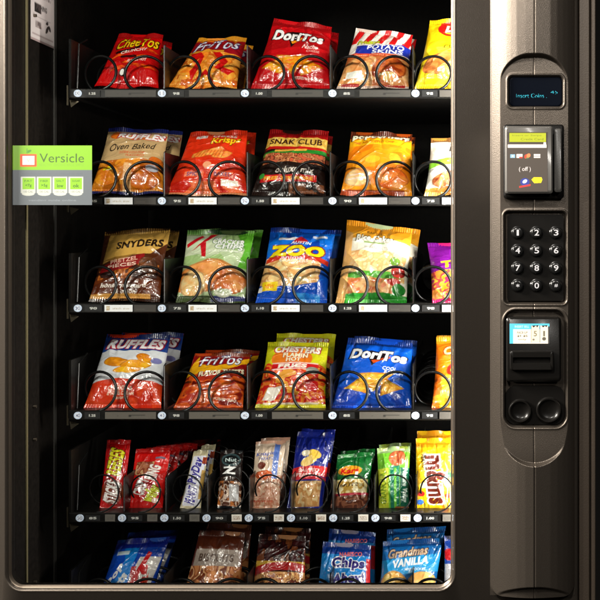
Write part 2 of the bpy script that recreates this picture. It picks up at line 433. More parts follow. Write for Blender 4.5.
pf = np.convolve(np.interp(xf, xk, hk), kf, 'same'); prof = np.maximum(np.interp(GX, xf, pf), 0)/600
h = prof-.0022*np.exp(-((GX-533.2)/.55)**2)                      # centre seam
# arch shaped flat recess: big radius at the top left, round bottom
sd = np.maximum(sd_rr(GX, GY, 498.5, 57, 568, 640, 30), np.where(GY > 425, np.hypot((GX-533.2)/35.5, (GY-425)/37)*35.5-35.5, -99))
m_in = 1-sst(-2.0, 0.4, sd)
flat = .0150-.0022*((GX-533)/35)**2-.0012*np.exp(-((GX-533.2)/.5)**2)
slope = .006*sst(415, 462, GY)
h = h*(1-m_in)+np.minimum(h, flat+slope)*m_in
# moulded pockets with a raised rim
for (x0, y0, x1, y1, r, dp) in ((507.5, 76.5, 563, 108.5, 5, .007), (503.5, 211, 566, 303.5, 5, .011), (503.5, 309, 566, 426, 12, .012)):
    s_ = sd_rr(GX, GY, x0, y0, x1, y1, r)
    h += .0013*np.exp(-((s_-.9)/.9)**2)
    h -= dp*(1-sst(-2.2, -.2, s_))
# foot of the column: scooped end and rounded outline
ft = sst(-1, 3.5, GY-(581+10*((GX-533)/36)**2)); h = h*(1-ft)+(h*.5+.004)*ft*1.0
so = sd_rr(GX, GY, 490, TOP-40, 575, 595.5, 12); h = np.where(so > -1.6, h*np.clip(-so/1.6, 0, 1), h)
h = np.maximum(h, -.004)
Vc = np.stack([CX+(GX-VX)/600, -h-.0004, CZ+(VY-GY)/600], -1).reshape(-1, 3)
nx = len(gx); i = np.arange(nx-1)[None, :]+np.arange(len(gy)-1)[:, None]*nx
Fc = np.stack([i, i+nx, i+nx+1, i+1], -1).reshape(-1, 4)
CPm = mk('control_column', Vc, Fc, M['door'], VM, True)

def dz(px, py): # column surface depth near a point
    k = np.argmin(np.abs(gx-px)); j = np.argmin(np.abs(gy-py)); return -h[j, k]-.0004

# display
DP = empty('display', P(535, 106, 0)); DP.parent = VM; DP.location = ORG[DP]-ORG[VM]
f = MB(); f.loops([pr(509.2, 78.2, 561.4, 107, 4.5, -.005, 6, 0), pr(509.2, 78.2, 561.4, 107, 4.5, -.0102, 6, 0), pr(510.2, 79.2, 560.4, 106, 4, -.0110, 6, 0)], True, True)
sc_ = f.build('display_window', M['screen'], DP)
def text_mesh(name, s, px, py, w, hh, d, m, parent, bold=.01, thick=.0004, shear=0):
    co, tr, sz = text_tris(s, bold)
    x = (co[:, 0]-.5)*w; z = (co[:, 1]-.5)*hh; x = x+shear*z
    Vt = np.stack([X(px)+x/600, np.full(len(x), d), Z(py)+z/600], 1)
    return mk(name, Vt, [tuple(q) for q in tr], m, parent)
# dot-matrix characters
def dots(s, px, py, w, hh, d, parent, name):
    a = Art((0, 0, 0), 7*len(s)*3, 27); a.text(s, .5, .5, .98, .9, (255, 255, 255), bold=.0)
    q = MB(); n1, n2 = 6*len(s), 8
    for ii in range(n1):
        for jj in range(n2):
            u, v = (ii+.5)/n1, (jj+.5)/n2
            if a.a[int(v*a.h), int(u*a.w), 0] > .5:
                cx, cz = X(px+(u-.5)*w), Z(py-(v-.5)*hh); r = .40*w/n1/600*1.05; r2 = .40*hh/n2/600
                q.add([(cx-r, d, cz-r2), (cx+r, d, cz-r2), (cx+r, d, cz+r2), (cx-r, d, cz+r2)], [(0, 1, 2, 3)])
    return q.build(name, M['cyan'], parent)
dots('Insert Coins .', 531, 96.5, 31, 4.6, -.0112, DP, 'display_text'); dots('45', 553.5, 93.2, 7, 3.6, -.0112, DP, 'display_text')

# card reader
CR = empty('card_reader', P(530, 198, 0)); CR.parent = VM; CR.location = ORG[CR]-ORG[VM]
f = MB(); f.loops([pr(503, 126, 562.5, 199, 3, -.008, 5, 0), pr(503, 126, 562.5, 199, 3, -.024, 5, 0), pr(504.5, 127.5, 561, 197.5, 3, -.026, 5, 0)], True, True)
o = f.build('reader_housing', M['blackplastic'], CR); auto_smooth(o, 40)
f = MB(); f.loops([pr(504, 129, 550.3, 194.5, 2.5, -.024, 5, 0), pr(504, 129, 550.3, 194.5, 2.5, -.045, 5, 0), pr(505.4, 130.4, 548.8, 193, 2.2, -.0475, 5, 0)], True, True)
o = f.build('reader_bezel', mat('silver_grey_bezel', (.09, .085, .078), .42, .3, .2), CR); auto_smooth(o, 40)
a = Art((60, 52, 46), 420, 480)
a.rect(0, .90, 1, 1, (52, 44, 38)).rect(0.02, .03, .98, .87, (62, 54, 47))
a.rect(.02, .735, .97, .79, (235, 228, 216)).rect(.90, .79, .96, .83, (225, 215, 205))
a.rect(.08, .565, .20, .625, (120, 160, 186)).text('X', .14, .595, .07, .04, (200, 225, 235)).rect(.235, .565, .38, .63, (232, 222, 212)).rect(.30, .56, .38, .585, (200, 50, 40)).text('VISA', .30, .605, .1, .025, (40, 50, 120))
a.ell(.48, .59, .055, .035, (206, 60, 36), 20).ell(.53, .605, .05, .033, (226, 120, 70), 20).rect(.47, .555, .53, .57, (60, 120, 60)).rect(.66, .565, .82, .63, (214, 206, 198)).rect(.66, .59, .82, .60, (120, 112, 110))
a.text('( off )', .44, .37, .29, .09, (206, 198, 196), bold=.0)
a.ell(.44, .16, .115, .065, (40, 50, 130)).ell(.44, .17, .06, .03, (190, 200, 226), 20).band(.085, .115, (190, 44, 36), .12, 0, .30, .58)
a.poly([(.60, .20), (.66, .24), (.85, .24), (.87, .20), (.84, .145), (.67, .14)], (226, 208, 12))
sheet('reader_face', [P(507, 191.5, -.0478), P(547.6, 191.5, -.0478), P(547.6, 132, -.0478), P(507, 132, -.0478)], a, M['paper'], CR, 200, 240, .0003)
a = Art((150, 158, 22), 240, 80); a.text('Insert or Swipe', .48, .68, .8, .22, (96, 104, 14), bold=0).text('Credit Card', .62, .30, .62, .24, (92, 100, 14), bold=0); a.rect(.0, .94, 1, 1, (90, 90, 20))
# (screen and its print sit proud of the face)
sheet('reader_screen', [P(509.4, 142, -.0482), P(546, 142, -.0482), P(546, 132.6, -.0482), P(509.4, 132.6, -.0482)], a, M['glow_print'], CR, 120, 40, .0003)
f = MB(); f.loops([pr(552, 131, 559.5, 193, 2.5, -.0255, 5, 0), pr(552, 131, 559.5, 193, 2.5, -.040, 5, 0), pr(553.2, 133, 558.6, 191, 2, -.042, 5, 0)], True, True)
o = f.build('swipe_rail', M['darkplastic'], CR); auto_smooth(o, 40)

# keypad
KP = empty('keypad', P(535, 302, 0)); KP.parent = VM; KP.location = ORG[KP]-ORG[VM]
f = MB(); f.loops([pr(507, 214.5, 563, 300.5, 3, -.006, 5, 0), pr(507, 214.5, 563, 300.5, 3, -.0098, 5, 0)], True, True)
f.build('keypad_plate', M['blackplastic'], KP)
keys = '123456789*0#'
for k, ch in enumerate(keys):
    px = (517.2, 536.0, 555.2)[k % 3]; py = (232.6, 250.3, 267.6, 285.0)[k//3]
    q = MB(); L = []
    for (r, d) in ((6.6, -.0096), (6.6, -.0105), (5.7, -.0112), (5.7, -.0150), (5.1, -.0163), (3.6, -.0168), (1.5, -.01685)):
        L.append([(X(px)+r/600*math.cos(2*PI*i/24), d, Z(py)+r/600*math.sin(2*PI*i/24)) for i in range(24)])
    q.loops(L, False, True)
    co, tr, sz = text_tris(ch, .015)
    wq, hq = (4.6, 5.8) if ch.isdigit() else (3.4, 3.2)
    if ch == '1': wq = 2.2
    q.add([(X(px)+(c[0]-.5)*wq/600, -.0171, Z(py)+(c[1]-.5)*hq/600) for c in co], [tuple(int(z_) for z_ in t_) for t_ in tr], 1)
    o = q.build('key', [M['key'], M['white']], KP); auto_smooth(o, 50)

# bill acceptor and coin entry in the lower pocket
BA = empty('bill_acceptor', P(533, 380, 0)); BA.parent = VM; BA.location = ORG[BA]-ORG[VM]
f = MB(); f.loops([pr(505.5, 316, 560, 380, 4, -.004, 5, 0), pr(505.5, 316, 560, 380, 4, -.019, 5, 0), pr(507.2, 318, 558.2, 378, 3, -.022, 5, 0)], True, True)
o = f.build('acceptor_housing', M['blackplastic'], BA); auto_smooth(o, 40)
f = MB(); f.loops([pr(509, 349, 552, 368, 2, -.0222, 4, 0), pr(509, 349, 552, 368, 2, -.0290, 4, 0), pr(510, 350, 551, 367, 2, -.0305, 4, 0), pr(512, 355, 549, 361, 1, -.0300, 4, 0), pr(512, 355, 549, 361, 1, -.0225, 4, 0)], False, True)
auto_smooth(f.build('bill_slot', M['blackplastic'], BA), 40)
a = Art((226, 216, 196), 300, 160)
a.rect(0, .0, .09, 1, (80, 176, 206)).rect(0, .72, 1, 1, (80, 176, 206)).rect(.55, .05, .74, .9, (216, 206, 182)).rect(.77, .05, .96, .9, (222, 212, 190)).rect(.755, .05, .765, .9, (90, 90, 80)).rect(.54, .05, .55, .9, (90, 90, 80)).rect(.965, .0, 1, .86, (60, 60, 60))
a.text('INSERT BILL', .31, .85, .36, .12, (180, 214, 224)).text('FACE UP', .32, .55, .26, .12, (70, 70, 70)).text('$1 $5', .32, .38, .26, .12, (80, 76, 70), bold=.04).text('only', .32, .2, .2, .1, (100, 96, 90))
a.poly([(.56, .9), (.60, .80), (.66, .9), (.69, .80), (.73, .92)], (30, 30, 30)).poly([(.80, .9), (.84, .80), (.88, .88), (.93, .82), (.95, .92)], (30, 30, 30))
a.text('5', .645, .5, .08, .28, (120, 112, 90)).text('1', .865, .5, .05, .28, (110, 104, 90)).ell(.865, .24, .05, .09, (90, 86, 76)).ell(.6, .2, .03, .05, (120, 112, 100))
sheet('instruction_label', [P(509.6, 343.6, -.0225), P(549.5, 343.6, -.0225), P(549.5, 323.6, -.0225), P(509.6, 323.6, -.0225)], a, M['glow_print'], BA, 150, 80, .0003)  # paper label, brightened by a faint glow of its own print
f = MB(); f.loops([pr(505.5, 385, 564, 423.5, 10, -.004, 6, 0), pr(505.5, 385, 564, 423.5, 10, -.0085, 6, 0)], True, True)
o = f.build('coin_plate', M['blackplastic'], BA)
for (px, py, r, nm) in ((519.5, 409.5, 11.5, 'coin_return'), (548, 408.5, 12.5, 'coin_entry')):
    q = MB(); L = []
    for (rr, d) in ((r, -.0085), (r, -.015), (r-.9, -.0168), (r-2.0, -.0165), (r-2.8, -.0135), (r-5, -.0115), (r*.25, -.0105)):
        L.append([(X(px)+rr/600*math.cos(2*PI*i/32), d, Z(py)+rr/600*math.sin(2*PI*i/32)) for i in range(32)])
    q.loops(L, False, True)
    o = q.build(nm, M['blackplastic'], BA); auto_smooth(o, 50)

# ------------------------------------------------------------------ trays, coils, dividers
TD = .122                                   # depth of the tray fronts
SD = S(TD)
rows = [88.5, 196.0, 303.3, 410.5, 513.0, 622.0]     # rail tops (left end)
colc = [120.0, 204.0, 288.0, 371.5, 455.0]
divx = [162.5, 246.0, 329.5, 412.5, 497.0]
discs = [78, 162, 245, 332.5, 415.5]
def helix(rad, hand, y0, pitch, turns, a0=-100, wr=.0026):
    pts = []; n = int(30*turns)
    # a short straight toe at the front end
    for i in range(n+1):
        a = math.radians(a0+360*turns*i/n); rr = rad
        yy = y0+pitch*turns*(i/n)
        pts.append((hand*rr*math.cos(a), yy-TD, rr*math.sin(a)))
    q = MB(); q.tube(pts, wr, 8); return q
_coil = {}
def coil(rad, hand, pitch, turns, loc, parent, wr=.0026):
    k = (rad, hand, pitch)
    if k not in _coil:
        q = helix(rad, hand, TD+.004, pitch, turns, wr=wr)
        V = np.array(q.V)+np.array(loc); o = mk('coil', V, q.F, M['wire'], parent, True, None, np.array(loc)); _coil[k] = o; return o
    return inst('coil', _coil[k], loc, parent)
def mini(txt, bg, fg, w=48, hh=32, bold=.02, tw=.8, th=.6): return Art(bg, w, hh).text(txt, .5, .5, tw, th, fg, bold=bold)
prices = ['1.25', '98', '1.00', '85', '95', '1.50', '90', '75', '1.10']
for ri, ry in enumerate(rows):
    TR = mk('tray', *(lambda q: (q.V, q.F))(MB().box(X(70, TD), X(505, TD), TD+.004, .62, Z(ry+6.5, TD), Z(ry+1.2, TD)).box(X(67.5, TD), X(70, TD)-.0002, TD+.006, .62, Z(ry+9, TD), Z(ry-50 if ri != 4 else ry-62, TD))), M['tray'], VM)
    # rail: L shaped front with a lip
    q = MB(); xs = [X(69, TD), X(505, TD)]
    pz = [(TD+.004, ry+9.6), (TD+.0015, ry+9.8), (TD, ry+9.0), (TD+.0006, ry+.9), (TD+.002, ry), (TD+.004, ry+.2)]
    L = [[(x_, y_, Z(z_, TD)) for (y_, z_) in pz] for x_ in xs]; q.loops(L, True, True)
    q.build('tray_rail', M['tray'], TR)
    # left side edge and bracket
    q = MB(); q.tube([(X(74.5, TD), TD+.012, Z(ry-1, TD)), (X(75.5, TD), TD+.016, Z(ry-46, TD)), (X(77, TD), TD+.05, Z(ry-54, TD))], .0014, 6)
    q.build('side_edge', M['edgegrey'], TR)
    q = MB(); q.box(X(64.5, TD), X(66, TD), TD+.01, TD+.014, Z(ry+16, TD), Z(ry-4, TD)).add([P(69.5, ry+11, TD+.012), P(79, ry+13, TD+.012), P(71, ry+19, TD+.012), P(69.5, ry+11, TD+.02), P(79, ry+13, TD+.02), P(71, ry+19, TD+.02)], [(0, 2, 1), (3, 4, 5), (0, 1, 4, 3), (1, 2, 5, 4), (2, 0, 3, 5)])
    q.build('bracket', M['bracket'], TR)
    narrow = ri == 4
    zc = Z(ry-17.0, TD)
    if narrow:
        cs = [101+42*k for k in range(9)]
        for c in cs: coil(17*SD, 1, .05, 7, (X(c, TD+.015), TD, zc), TR, .0015)
        dv = [122+42*k for k in range(8)]
    else:
        for c in colc:
            coil(18.8*SD, 1, .064, 6, (X(c-22.5, TD+.022), TD, zc), TR); coil(18.8*SD, -1, .064, 6, (X(c+23.5, TD+.022), TD, zc), TR)
        dv = divx
    for x_ in dv:
        k = ('div', narrow)
        if k not in _coil:
            q = MB(); hh = 34 if narrow else 44; xx = X(x_, TD)
            q.box(xx-.0007, xx+.0007, TD+.012, .60, Z(ry, TD), Z(ry-hh, TD)).tube([(xx, TD+.010, Z(ry, TD)), (xx, TD+.010, Z(ry-hh, TD)), (xx, TD+.02, Z(ry-hh-1.5, TD))], .0012, 6)
            o = q.build('divider', M['edgegrey'], TR, org=np.array([xx, TD, Z(ry, TD)])); auto_smooth(o, 40); _coil[k] = o
        else: inst('divider', _coil[k], (X(x_, TD), TD, Z(ry, TD)), TR)
    # discs, prices and labels on the rail
    ds = [80+42.2*k for k in range(9)]+[455] if narrow else discs
    for ci, dx in enumerate(ds):
        cy = ry+4.9; n = 20; R = 4.0
        ky = ('disc', ci % 4)
        A = Art((196, 212, 236), 40, 40).ell(.5, .5, .36, .36, (238, 243, 252)).text('%d' % (ri*10+ci+10), .5, .5, .5, .42, (70, 84, 130), bold=.03)
        u = [(.5, .5)]+[(.5+.5*r_*math.cos(2*PI*i/n), .5+.5*r_*math.sin(2*PI*i/n)) for r_ in (.25, .5, .75, 1) for i in range(n)]
        u = np.array(u); V = np.stack([X(dx, TD)+(u[:, 0]-.5)*2*R*SD, np.full(len(u), TD-.0016), Z(cy, TD)+(u[:, 1]-.5)*2*R*.92*SD], 1)
        F = [(0, 1+i, 1+(i+1) % n) for i in range(n)]+[(1+k_*n+i, 1+(k_+1)*n+i, 1+(k_+1)*n+(i+1) % n, 1+k_*n+(i+1) % n) for k_ in range(3) for i in range(n)]
        Vr = V[1+3*n:]+np.array([0, .0014, 0]); b = len(V); F += [(1+3*n+i, b+i, b+(i+1) % n, 1+3*n+(i+1) % n) for i in range(n)]
        cc = A.sample(u[:, 0], u[:, 1]); mk('selection_disc', np.concatenate([V, Vr]), F, M['paper'], TR, False, None, None, np.concatenate([cc, cc[1+3*n:]]))
        if dx > 448: continue
        def lab(nm, x0, x1, art, y0=1.6, y1=8.4, d=.0012):
            return sheet(nm, [P(x0, ry+y1, TD-d), P(x1, ry+y1, TD-d), P(x1, ry+y0, TD-d), P(x0, ry+y0, TD-d)], art, M['paper'], TR, 40, 14, .0008)
        pc = prices[(ri*3+ci) % 9]
        if narrow:
            lab('price_tag', dx+5.5, dx+20, mini(pc, (16, 16, 17), (200, 200, 196), 72, 32, .03, .52, .42), 2.4, 8.0)
            lab('product_label', dx+25, dx+35, Art((222, 216, 206) if ci in (3, 4, 5, 6, 7) else (96, 92, 86), 40, 30).mix(.15, .2, .85, .75, [(222, 216, 206), (150, 120, 96)] if ci in (3, 4, 5, 6, 7) else [(96, 92, 86), (84, 80, 75)], 20, ci))
        else:
            lab('price_tag', dx+6.5, dx+(24 if ri in (1, 2) else 22), mini(pc, (16, 16, 17), (205, 205, 200), 80, 36, .03, .42, .4), 1.8, 8.2)
            if ri in (1, 2):
                lab('product_label', dx+26.5, dx+54.5, Art((232, 234, 236), 120, 30).mix(.06, .15, .18, .85, [(170, 140, 100), (214, 204, 178)], 30, ci).text('snack size', .58, .5, .6, .3, (176, 160, 130), bold=0))
                lab('label_holder', dx+56, dx+78, Art((58, 54, 50), 80, 30).rect(.1, .35, .5, .4, (80, 76, 70)))
            elif ri != 5 and dx < 400:
                g = (64, 61, 57) if ri == 0 else (92, 87, 80)
                lab('label_holder', dx+27, dx+78, Art(g, 160, 40).rect(.48, .5, .78, .62, tuple(int(c*.5) for c in g)).rect(.47, .28, .52, .62, tuple(int(c*.45) for c in g)).ell(.26, .45, .012, .06, (20, 20, 20)))
            elif ri != 5:
                lab('label_holder', dx+24, dx+37, Art((66, 62, 57), 40, 30))

# ================================================================== THE SNACKS
BD = .160
def corners(c, lean, bd=BD):
    (a, b, c_, d) = c
    dt = bd+lean
    return [P(a[0], a[1], bd), P(b[0], b[1], bd), P(c_[0], c_[1], dt), P(d[0], d[1], dt)]
def snack(name, c, lean, art, label, cat, T=.017, seed=1, behind=1, step=.062, small=False, blabel=None, group=None, bshift=(0, -.004), bdep=BD):
    kw = dict(nu=70, nv=170, pinch=.03, seal=.07) if small else {}
    o = pillow(name, corners(c, lean, bdep), art, T, seed, **kw)
    import re as _re
    short = _re.split(r' with | half | beside | of |, | across | covered | showing ', label)[0]
    if _key[0] != cat_row(c): _key[0] = cat_row(c); _cnt[0] = 0
    ri_ = cat_row(c); pos = ORD[_cnt[0]]; _cnt[0] += 1
    shelf = ['top shelf', 'second shelf', 'third shelf', 'fourth shelf', 'narrow row', 'bottom row'][ri_]
    grp = '%s queue, %s coil of the %s' % (short, pos, shelf)
    tag(o, label, cat, grp if behind else None)
    base_loc = o.location.copy(); kids = [k_ for k_ in o.children]
    for k in range(behind):
        q = o.copy(); q.name = name; COL.objects.link(q)
        q.location = base_loc+Vector((bshift[0]*(k+1), step*(k+1), bshift[1]*(k+1)))
        for kd in kids:
            kc = kd.copy(); COL.objects.link(kc); kc.parent = q
        q['label'] = '%s, %s in line, %s coil of the %s' % (short, ['second', 'third', 'fourth', 'fifth', 'sixth', 'seventh'][k], pos, shelf)
        q['category'] = cat; q['group'] = grp
    return o
_key = [-1]; _cnt = [0]; ORD = ['first', 'second', 'third', 'fourth', 'fifth', 'sixth', 'seventh', 'eighth', 'ninth']
def cat_row(c): return min(range(6), key=lambda k: abs(rows[k]-c[0][1]))
RED = (190, 16, 18)

# ---- row 1
a = Art((186, 12, 14)); a.rect(0, .93, 1, 1, (150, 10, 12))
for k, (u, v, ru, rt) in enumerate([(.35, .30, .2, 12), (.72, .33, .24, -8), (.25, .52, .16, 30), (.75, .5, .22, 5), (.55, .42, .2, 15), (.8, .65, .2, -15)]): a.food(u, v, ru, .028, (226, 96, 16), (150, 24, 10), rt, k, 10)
a.poly([(.15, .60), (.55, .68), (.75, .78), (.6, .66), (.2, .55)], (36, 8, 8)).rect(.3, .47, .6, .52, (60, 10, 10)).text('CRUNCHY', .52, .615, .5, .055, (226, 206, 196), 12, .2)
a.text('FLAMIN HOT', .62, .43, .34, .045, (225, 215, 210), 8, .3).ell(.42, .22, .07, .07, (60, 10, 10)).ell(.40, .22, .035, .05, (225, 225, 220))
a.text('CheeTos', .54, .79, .84, .20, (226, 190, 20), 4, .2, .015, (40, 10, 6), 0, .04)
snack('chip_bag', [(94, 86.5), (158.5, 88), (163.5, 35), (119, 34)], .115, a, 'dark red bag with yellow lettering across the top, leftmost on the top shelf', 'chip bag', .017, 1)

a = Art((190, 96, 18)); a.mix(0, 0, 1, .72, [(214, 130, 40), (232, 160, 70), (196, 96, 26)], 9, 1)
for k, (u, v) in enumerate([(.2, .3), (.5, .22), (.75, .45), (.35, .52), (.85, .25), (.6, .1)]): a.food(u, v, .17, .09, (236, 160, 60), (216, 116, 30), 30*k, k)
a.poly([(.1, .62), (.25, .42), (.34, .5), (.22, .3), (.3, .12), (.36, .3), (.40, .52), (.26, .66)], (190, 16, 14)).poly([(.50, .62), (.7, .42), (.62, .32), (.85, .22), (.95, .3), (.76, .34), (.82, .46), (.6, .66)], (196, 18, 16)).poly([(.3, .1), (.5, .2), (.7, .06), (.5, .28)], (190, 20, 16))
a.band(.70, .93, (140, 16, 22), .04, -.05).band(.66, .71, (206, 140, 40), .04, -.05).rect(0, .93, 1, 1, (190, 130, 30))
a.rect(.7, .62, 1, .74, (150, 14, 30))
a.text('FriTos', .52, .80, .80, .21, (216, 216, 226), 6, .2, .012, (44, 30, 90), 0, .04)
snack('chip_bag', [(167, 87.5), (237, 88.5), (247, 38), (199, 38)], .10, a, 'orange and maroon corn chip bag with red sauce swirls, second on the top shelf', 'chip bag', .017, 2)

a = Art((186, 12, 22)); a.rect(0, .90, 1, 1, (150, 10, 16)).band(.55, .78, (160, 8, 16), .1, .06)
a.poly([(.32, .80), (.38, .84), (.6, .83), (.42, .60)], (24, 8, 8)).poly([(.40, .69), (.62, .755), (.60, .735), (.43, .655)], (226, 140, 30))
for (p, s_) in ((dict(u=.50, v=.36, ru=.24, rv=.18, rot=4), 1), (dict(u=.28, v=.30, ru=.17, rv=.15, rot=40), 2), (dict(u=.72, v=.30, ru=.17, rv=.15, rot=-30), 3)): a.food(c1=(238, 158, 24), c2=(214, 104, 14), seed=s_, tri=True, sc=26, **p)
a.text('DoriTos', .50, .76, .80, .135, (226, 224, 224), -2, .1, .05, (20, 6, 8), .05, .06)
a.text('Nacho', .72, .62, .24, .06, (225, 200, 195), -6, .3).text('CHEESE', .76, .555, .2, .035, (225, 170, 160), -6).text('FLAVORED TORTILLA CHIPS', .72, .14, .4, .03, (216, 200, 190))
snack('chip_bag', [(250, 88.5), (330, 89), (332, 27), (274, 18)], .08, a, 'bright red tortilla chip bag with white lettering and orange chips, middle of the top shelf', 'chip bag', .018, 3, bshift=(.006, 0))

a = Art((222, 214, 206)); 
for k in range(9): a.poly([(-.25+k*.22, .74), (-.14+k*.22, .74), (-.02+k*.22, 1), (-.13+k*.22, 1)], (186, 24, 26))
a.rect(0, 0, 1, .56, (198, 134, 76)).mix(0, .02, 1, .5, [(206, 142, 84), (224, 172, 116), (180, 100, 50)], 8, 5)
a.food(.25, .34, .22, .17, (226, 170, 110), (196, 116, 56), 10, 1, 8).food(.70, .32, .26, .19, (206, 110, 44), (150, 56, 20), 20, 2, 10).food(.70, .20, .14, .07, (236, 190, 120), (200, 120, 60), 0, 3)
a.rect(0, 0, 1, .06, (200, 180, 170)).rect(.05, .05, .3, .09, (150, 20, 20)).rect(.6, .03, .95, .08, (160, 24, 24)).rect(0, .70, 1, .745, (214, 206, 198))
a.poly([(.12, .56), (1, .58), (1, .76), (.12, .70)], (30, 48, 150)).rect(.02, .50, .95, .565, (206, 70, 30)).text('BAKED POTATO SNACKS', .5, .53, .7, .03, (240, 190, 150))
a.text('POTATO', .6, .69, .6, .075, (226, 226, 232), 3, .1).text('SKINS', .64, .61, .5, .07, (220, 222, 230), 3, .1).text("Fridays", .3, .76, .36, .08, (186, 196, 40), 6, .2, .04, (40, 60, 20), 0, .03)
a.rect(.08, .16, .3, .27, (238, 230, 220))
snack('snack_bag', [(336, 89), (409, 89.5), (413, 35), (356, 28)], .085, a, 'snack bag with red and white striped top and blue name band, top shelf', 'snack bag', .018, 4, bshift=(.004, .003))

a = Art((232, 196, 20)); a.rect(0, 0, 1, .08, (222, 170, 14)).mix(0, .05, 1, .6, [(234, 200, 30), (238, 208, 60)], 5, 3)
a.ell(.55, .86, .38, .13, (196, 24, 24), 0).ell(.55, .86, .34, .10, (232, 220, 60)).band(.78, .94, (196, 24, 24), .0, .03, .2, .95).text("Lay's", .58, .86, .56, .15, (240, 236, 228), 4, .15, .05, (150, 10, 16), 0, .03)
a.text('CLASSIC', .55, .60, .46, .05, (70, 56, 10)).food(.30, .36, .26, .15, (206, 130, 70), (186, 100, 44), 20, 3, 6).food(.66, .30, .26, .16, (238, 206, 120), (224, 180, 80), -10, 4, 6)
snack('chip_bag', [(414, 89.5), (482, 90), (490, 20), (430, 20)], .08, a, 'yellow potato chip bag with red oval logo, last on the top shelf', 'chip bag', .018, 5)

# ---- row 2
a = Art((190, 160, 116)); a.rect(0, 0, 1, .05, (30, 36, 90)).rect(0, .955, 1, 1, (30, 40, 110)); a.mix(0, .05, 1, .50, [(206, 126, 30), (222, 146, 44), (186, 104, 22)], 6, 2, .06)
a.food(.2, .26, .2, .16, (226, 140, 30), (186, 96, 16), 15, 1, 9).food(.72, .25, .26, .18, (214, 122, 24), (166, 76, 12), -10, 2, 9).rect(.44, .06, .56, .44, (226, 176, 120)).food(.9, .5, .1, .06, (206, 110, 30), (180, 90, 20), 0, 5)
for k in range(7): a.band(.15+k*.04, .156+k*.04, (176, 88, 16), .12, .03, .5, .95)
a.food(.2, .88, .12, .06, (210, 110, 30), (180, 80, 20), 0, 3).band(.82, .855, (200, 100, 36), -.02, 0, .4, .9)
a.mix(.13, .33, .29, .40, [(238, 206, 30), (222, 150, 20)], 24, 2).ell(.85, .38, .09, .05, (186, 186, 196))
a.text('RUFFLES', .60, .875, .74, .095, (232, 224, 222), -2, .2, .05, (176, 20, 28), 0, .05).text('Oven Baked', .5, .70, .72, .10, (34, 24, 20), 4, .25, .01).text('CHEDDAR & SOUR CREAM', .52, .60, .4, .035, (196, 84, 40)).text('FLAVORED', .58, .555, .28, .03, (196, 84, 40))
snack('chip_bag', [(89, 194), (163, 194), (169, 130), (109, 128)], .08, a, 'tan and orange ridged chip bag with thin dark script, leftmost on the second shelf', 'chip bag', .018, 6, bshift=(.01, .003))

a = Art((204, 48, 18)); a.mix(0, 0, 1, 1, [(206, 50, 18), (214, 58, 24)], 4, 1).rect(0, .0, 1, .05, (196, 130, 90)).mix(0, .04, 1, .2, [(196, 36, 16), (226, 110, 60)], 6, 3)
a.food(.36, .62, .18, .055, (226, 150, 70), (206, 110, 40), 20, 1).food(.54, .66, .16, .05, (226, 156, 76), (206, 110, 40), 20, 2).food(.66, .61, .16, .05, (230, 160, 80), (206, 110, 40), 12, 3)
for k in range(9): a.poly([(.24+k*.05, .56), (.25+k*.05, .56), (.30+k*.05, .68), (.29+k*.05, .68)], (176, 86, 30))
a.rect(.18, .26, .44, .34, (226, 120, 84)).text('SPICY', .31, .30, .2, .06, (90, 66, 120)).rect(.56, .27, .84, .36, (226, 110, 70)).text('BAKED', .70, .315, .24, .06, (110, 74, 120)).rect(.68, .14, .90, .23, (236, 220, 206))
a.ell(.47, .44, .06, .05, (230, 160, 120)).rect(.15, .885, .34, .925, (226, 216, 210)).text('LANCE', .25, .905, .16, .025, (120, 40, 40)).text('CHEESE', .64, .915, .40, .045, (232, 224, 210)).text('Krisps', .68, .825, .46, .12, (232, 184, 24), 5, .2, .03, (60, 16, 6), 0, .03)
snack('chip_bag', [(164.5, 195), (247, 195.5), (247.5, 130.5), (191, 132.5)], .08, a, 'orange-red cracker bag with small yellow script, second on the second shelf', 'chip bag', .018, 7, bshift=(.004, .002))

a = Art((34, 18, 12)); a.rect(0, .88, 1, 1, (150, 16, 18)).rect(0, .735, 1, .88, (206, 170, 80)).mix(.02, .75, .98, .87, [(206, 170, 80), (190, 150, 60), (216, 186, 110)], 26, 2).rect(.04, .69, 1, .735, (176, 26, 22)).band(.62, .675, (36, 120, 40), .05, 0).band(.66, .69, (200, 150, 60), .05, 0, .2, .7)
a.mix(.05, .48, .98, .63, [(150, 84, 50), (196, 134, 90), (110, 50, 30), (186, 90, 60)], 22, 4, .03)
a.text('SNAK CLUB', .5, .81, .86, .085, (60, 26, 16), 0, 0, .03).text('deluxe mix', .56, .375, .56, .09, (216, 206, 196), 0, .15).rect(.08, .20, .88, .30, (190, 24, 26)).text('FREE 25% MORE', .48, .25, .7, .055, (236, 170, 60), bold=.04).mix(.5, .02, .98, .17, [(34, 18, 12), (120, 70, 40)], 18, 2).ell(.09, .29, .04, .04, (60, 150, 60))
snack('snack_bag', [(250, 196), (326, 196), (329, 131), (270, 130)], .08, a, 'dark brown nut mix bag with tan name band, third on the second shelf', 'snack bag', .018, 8)

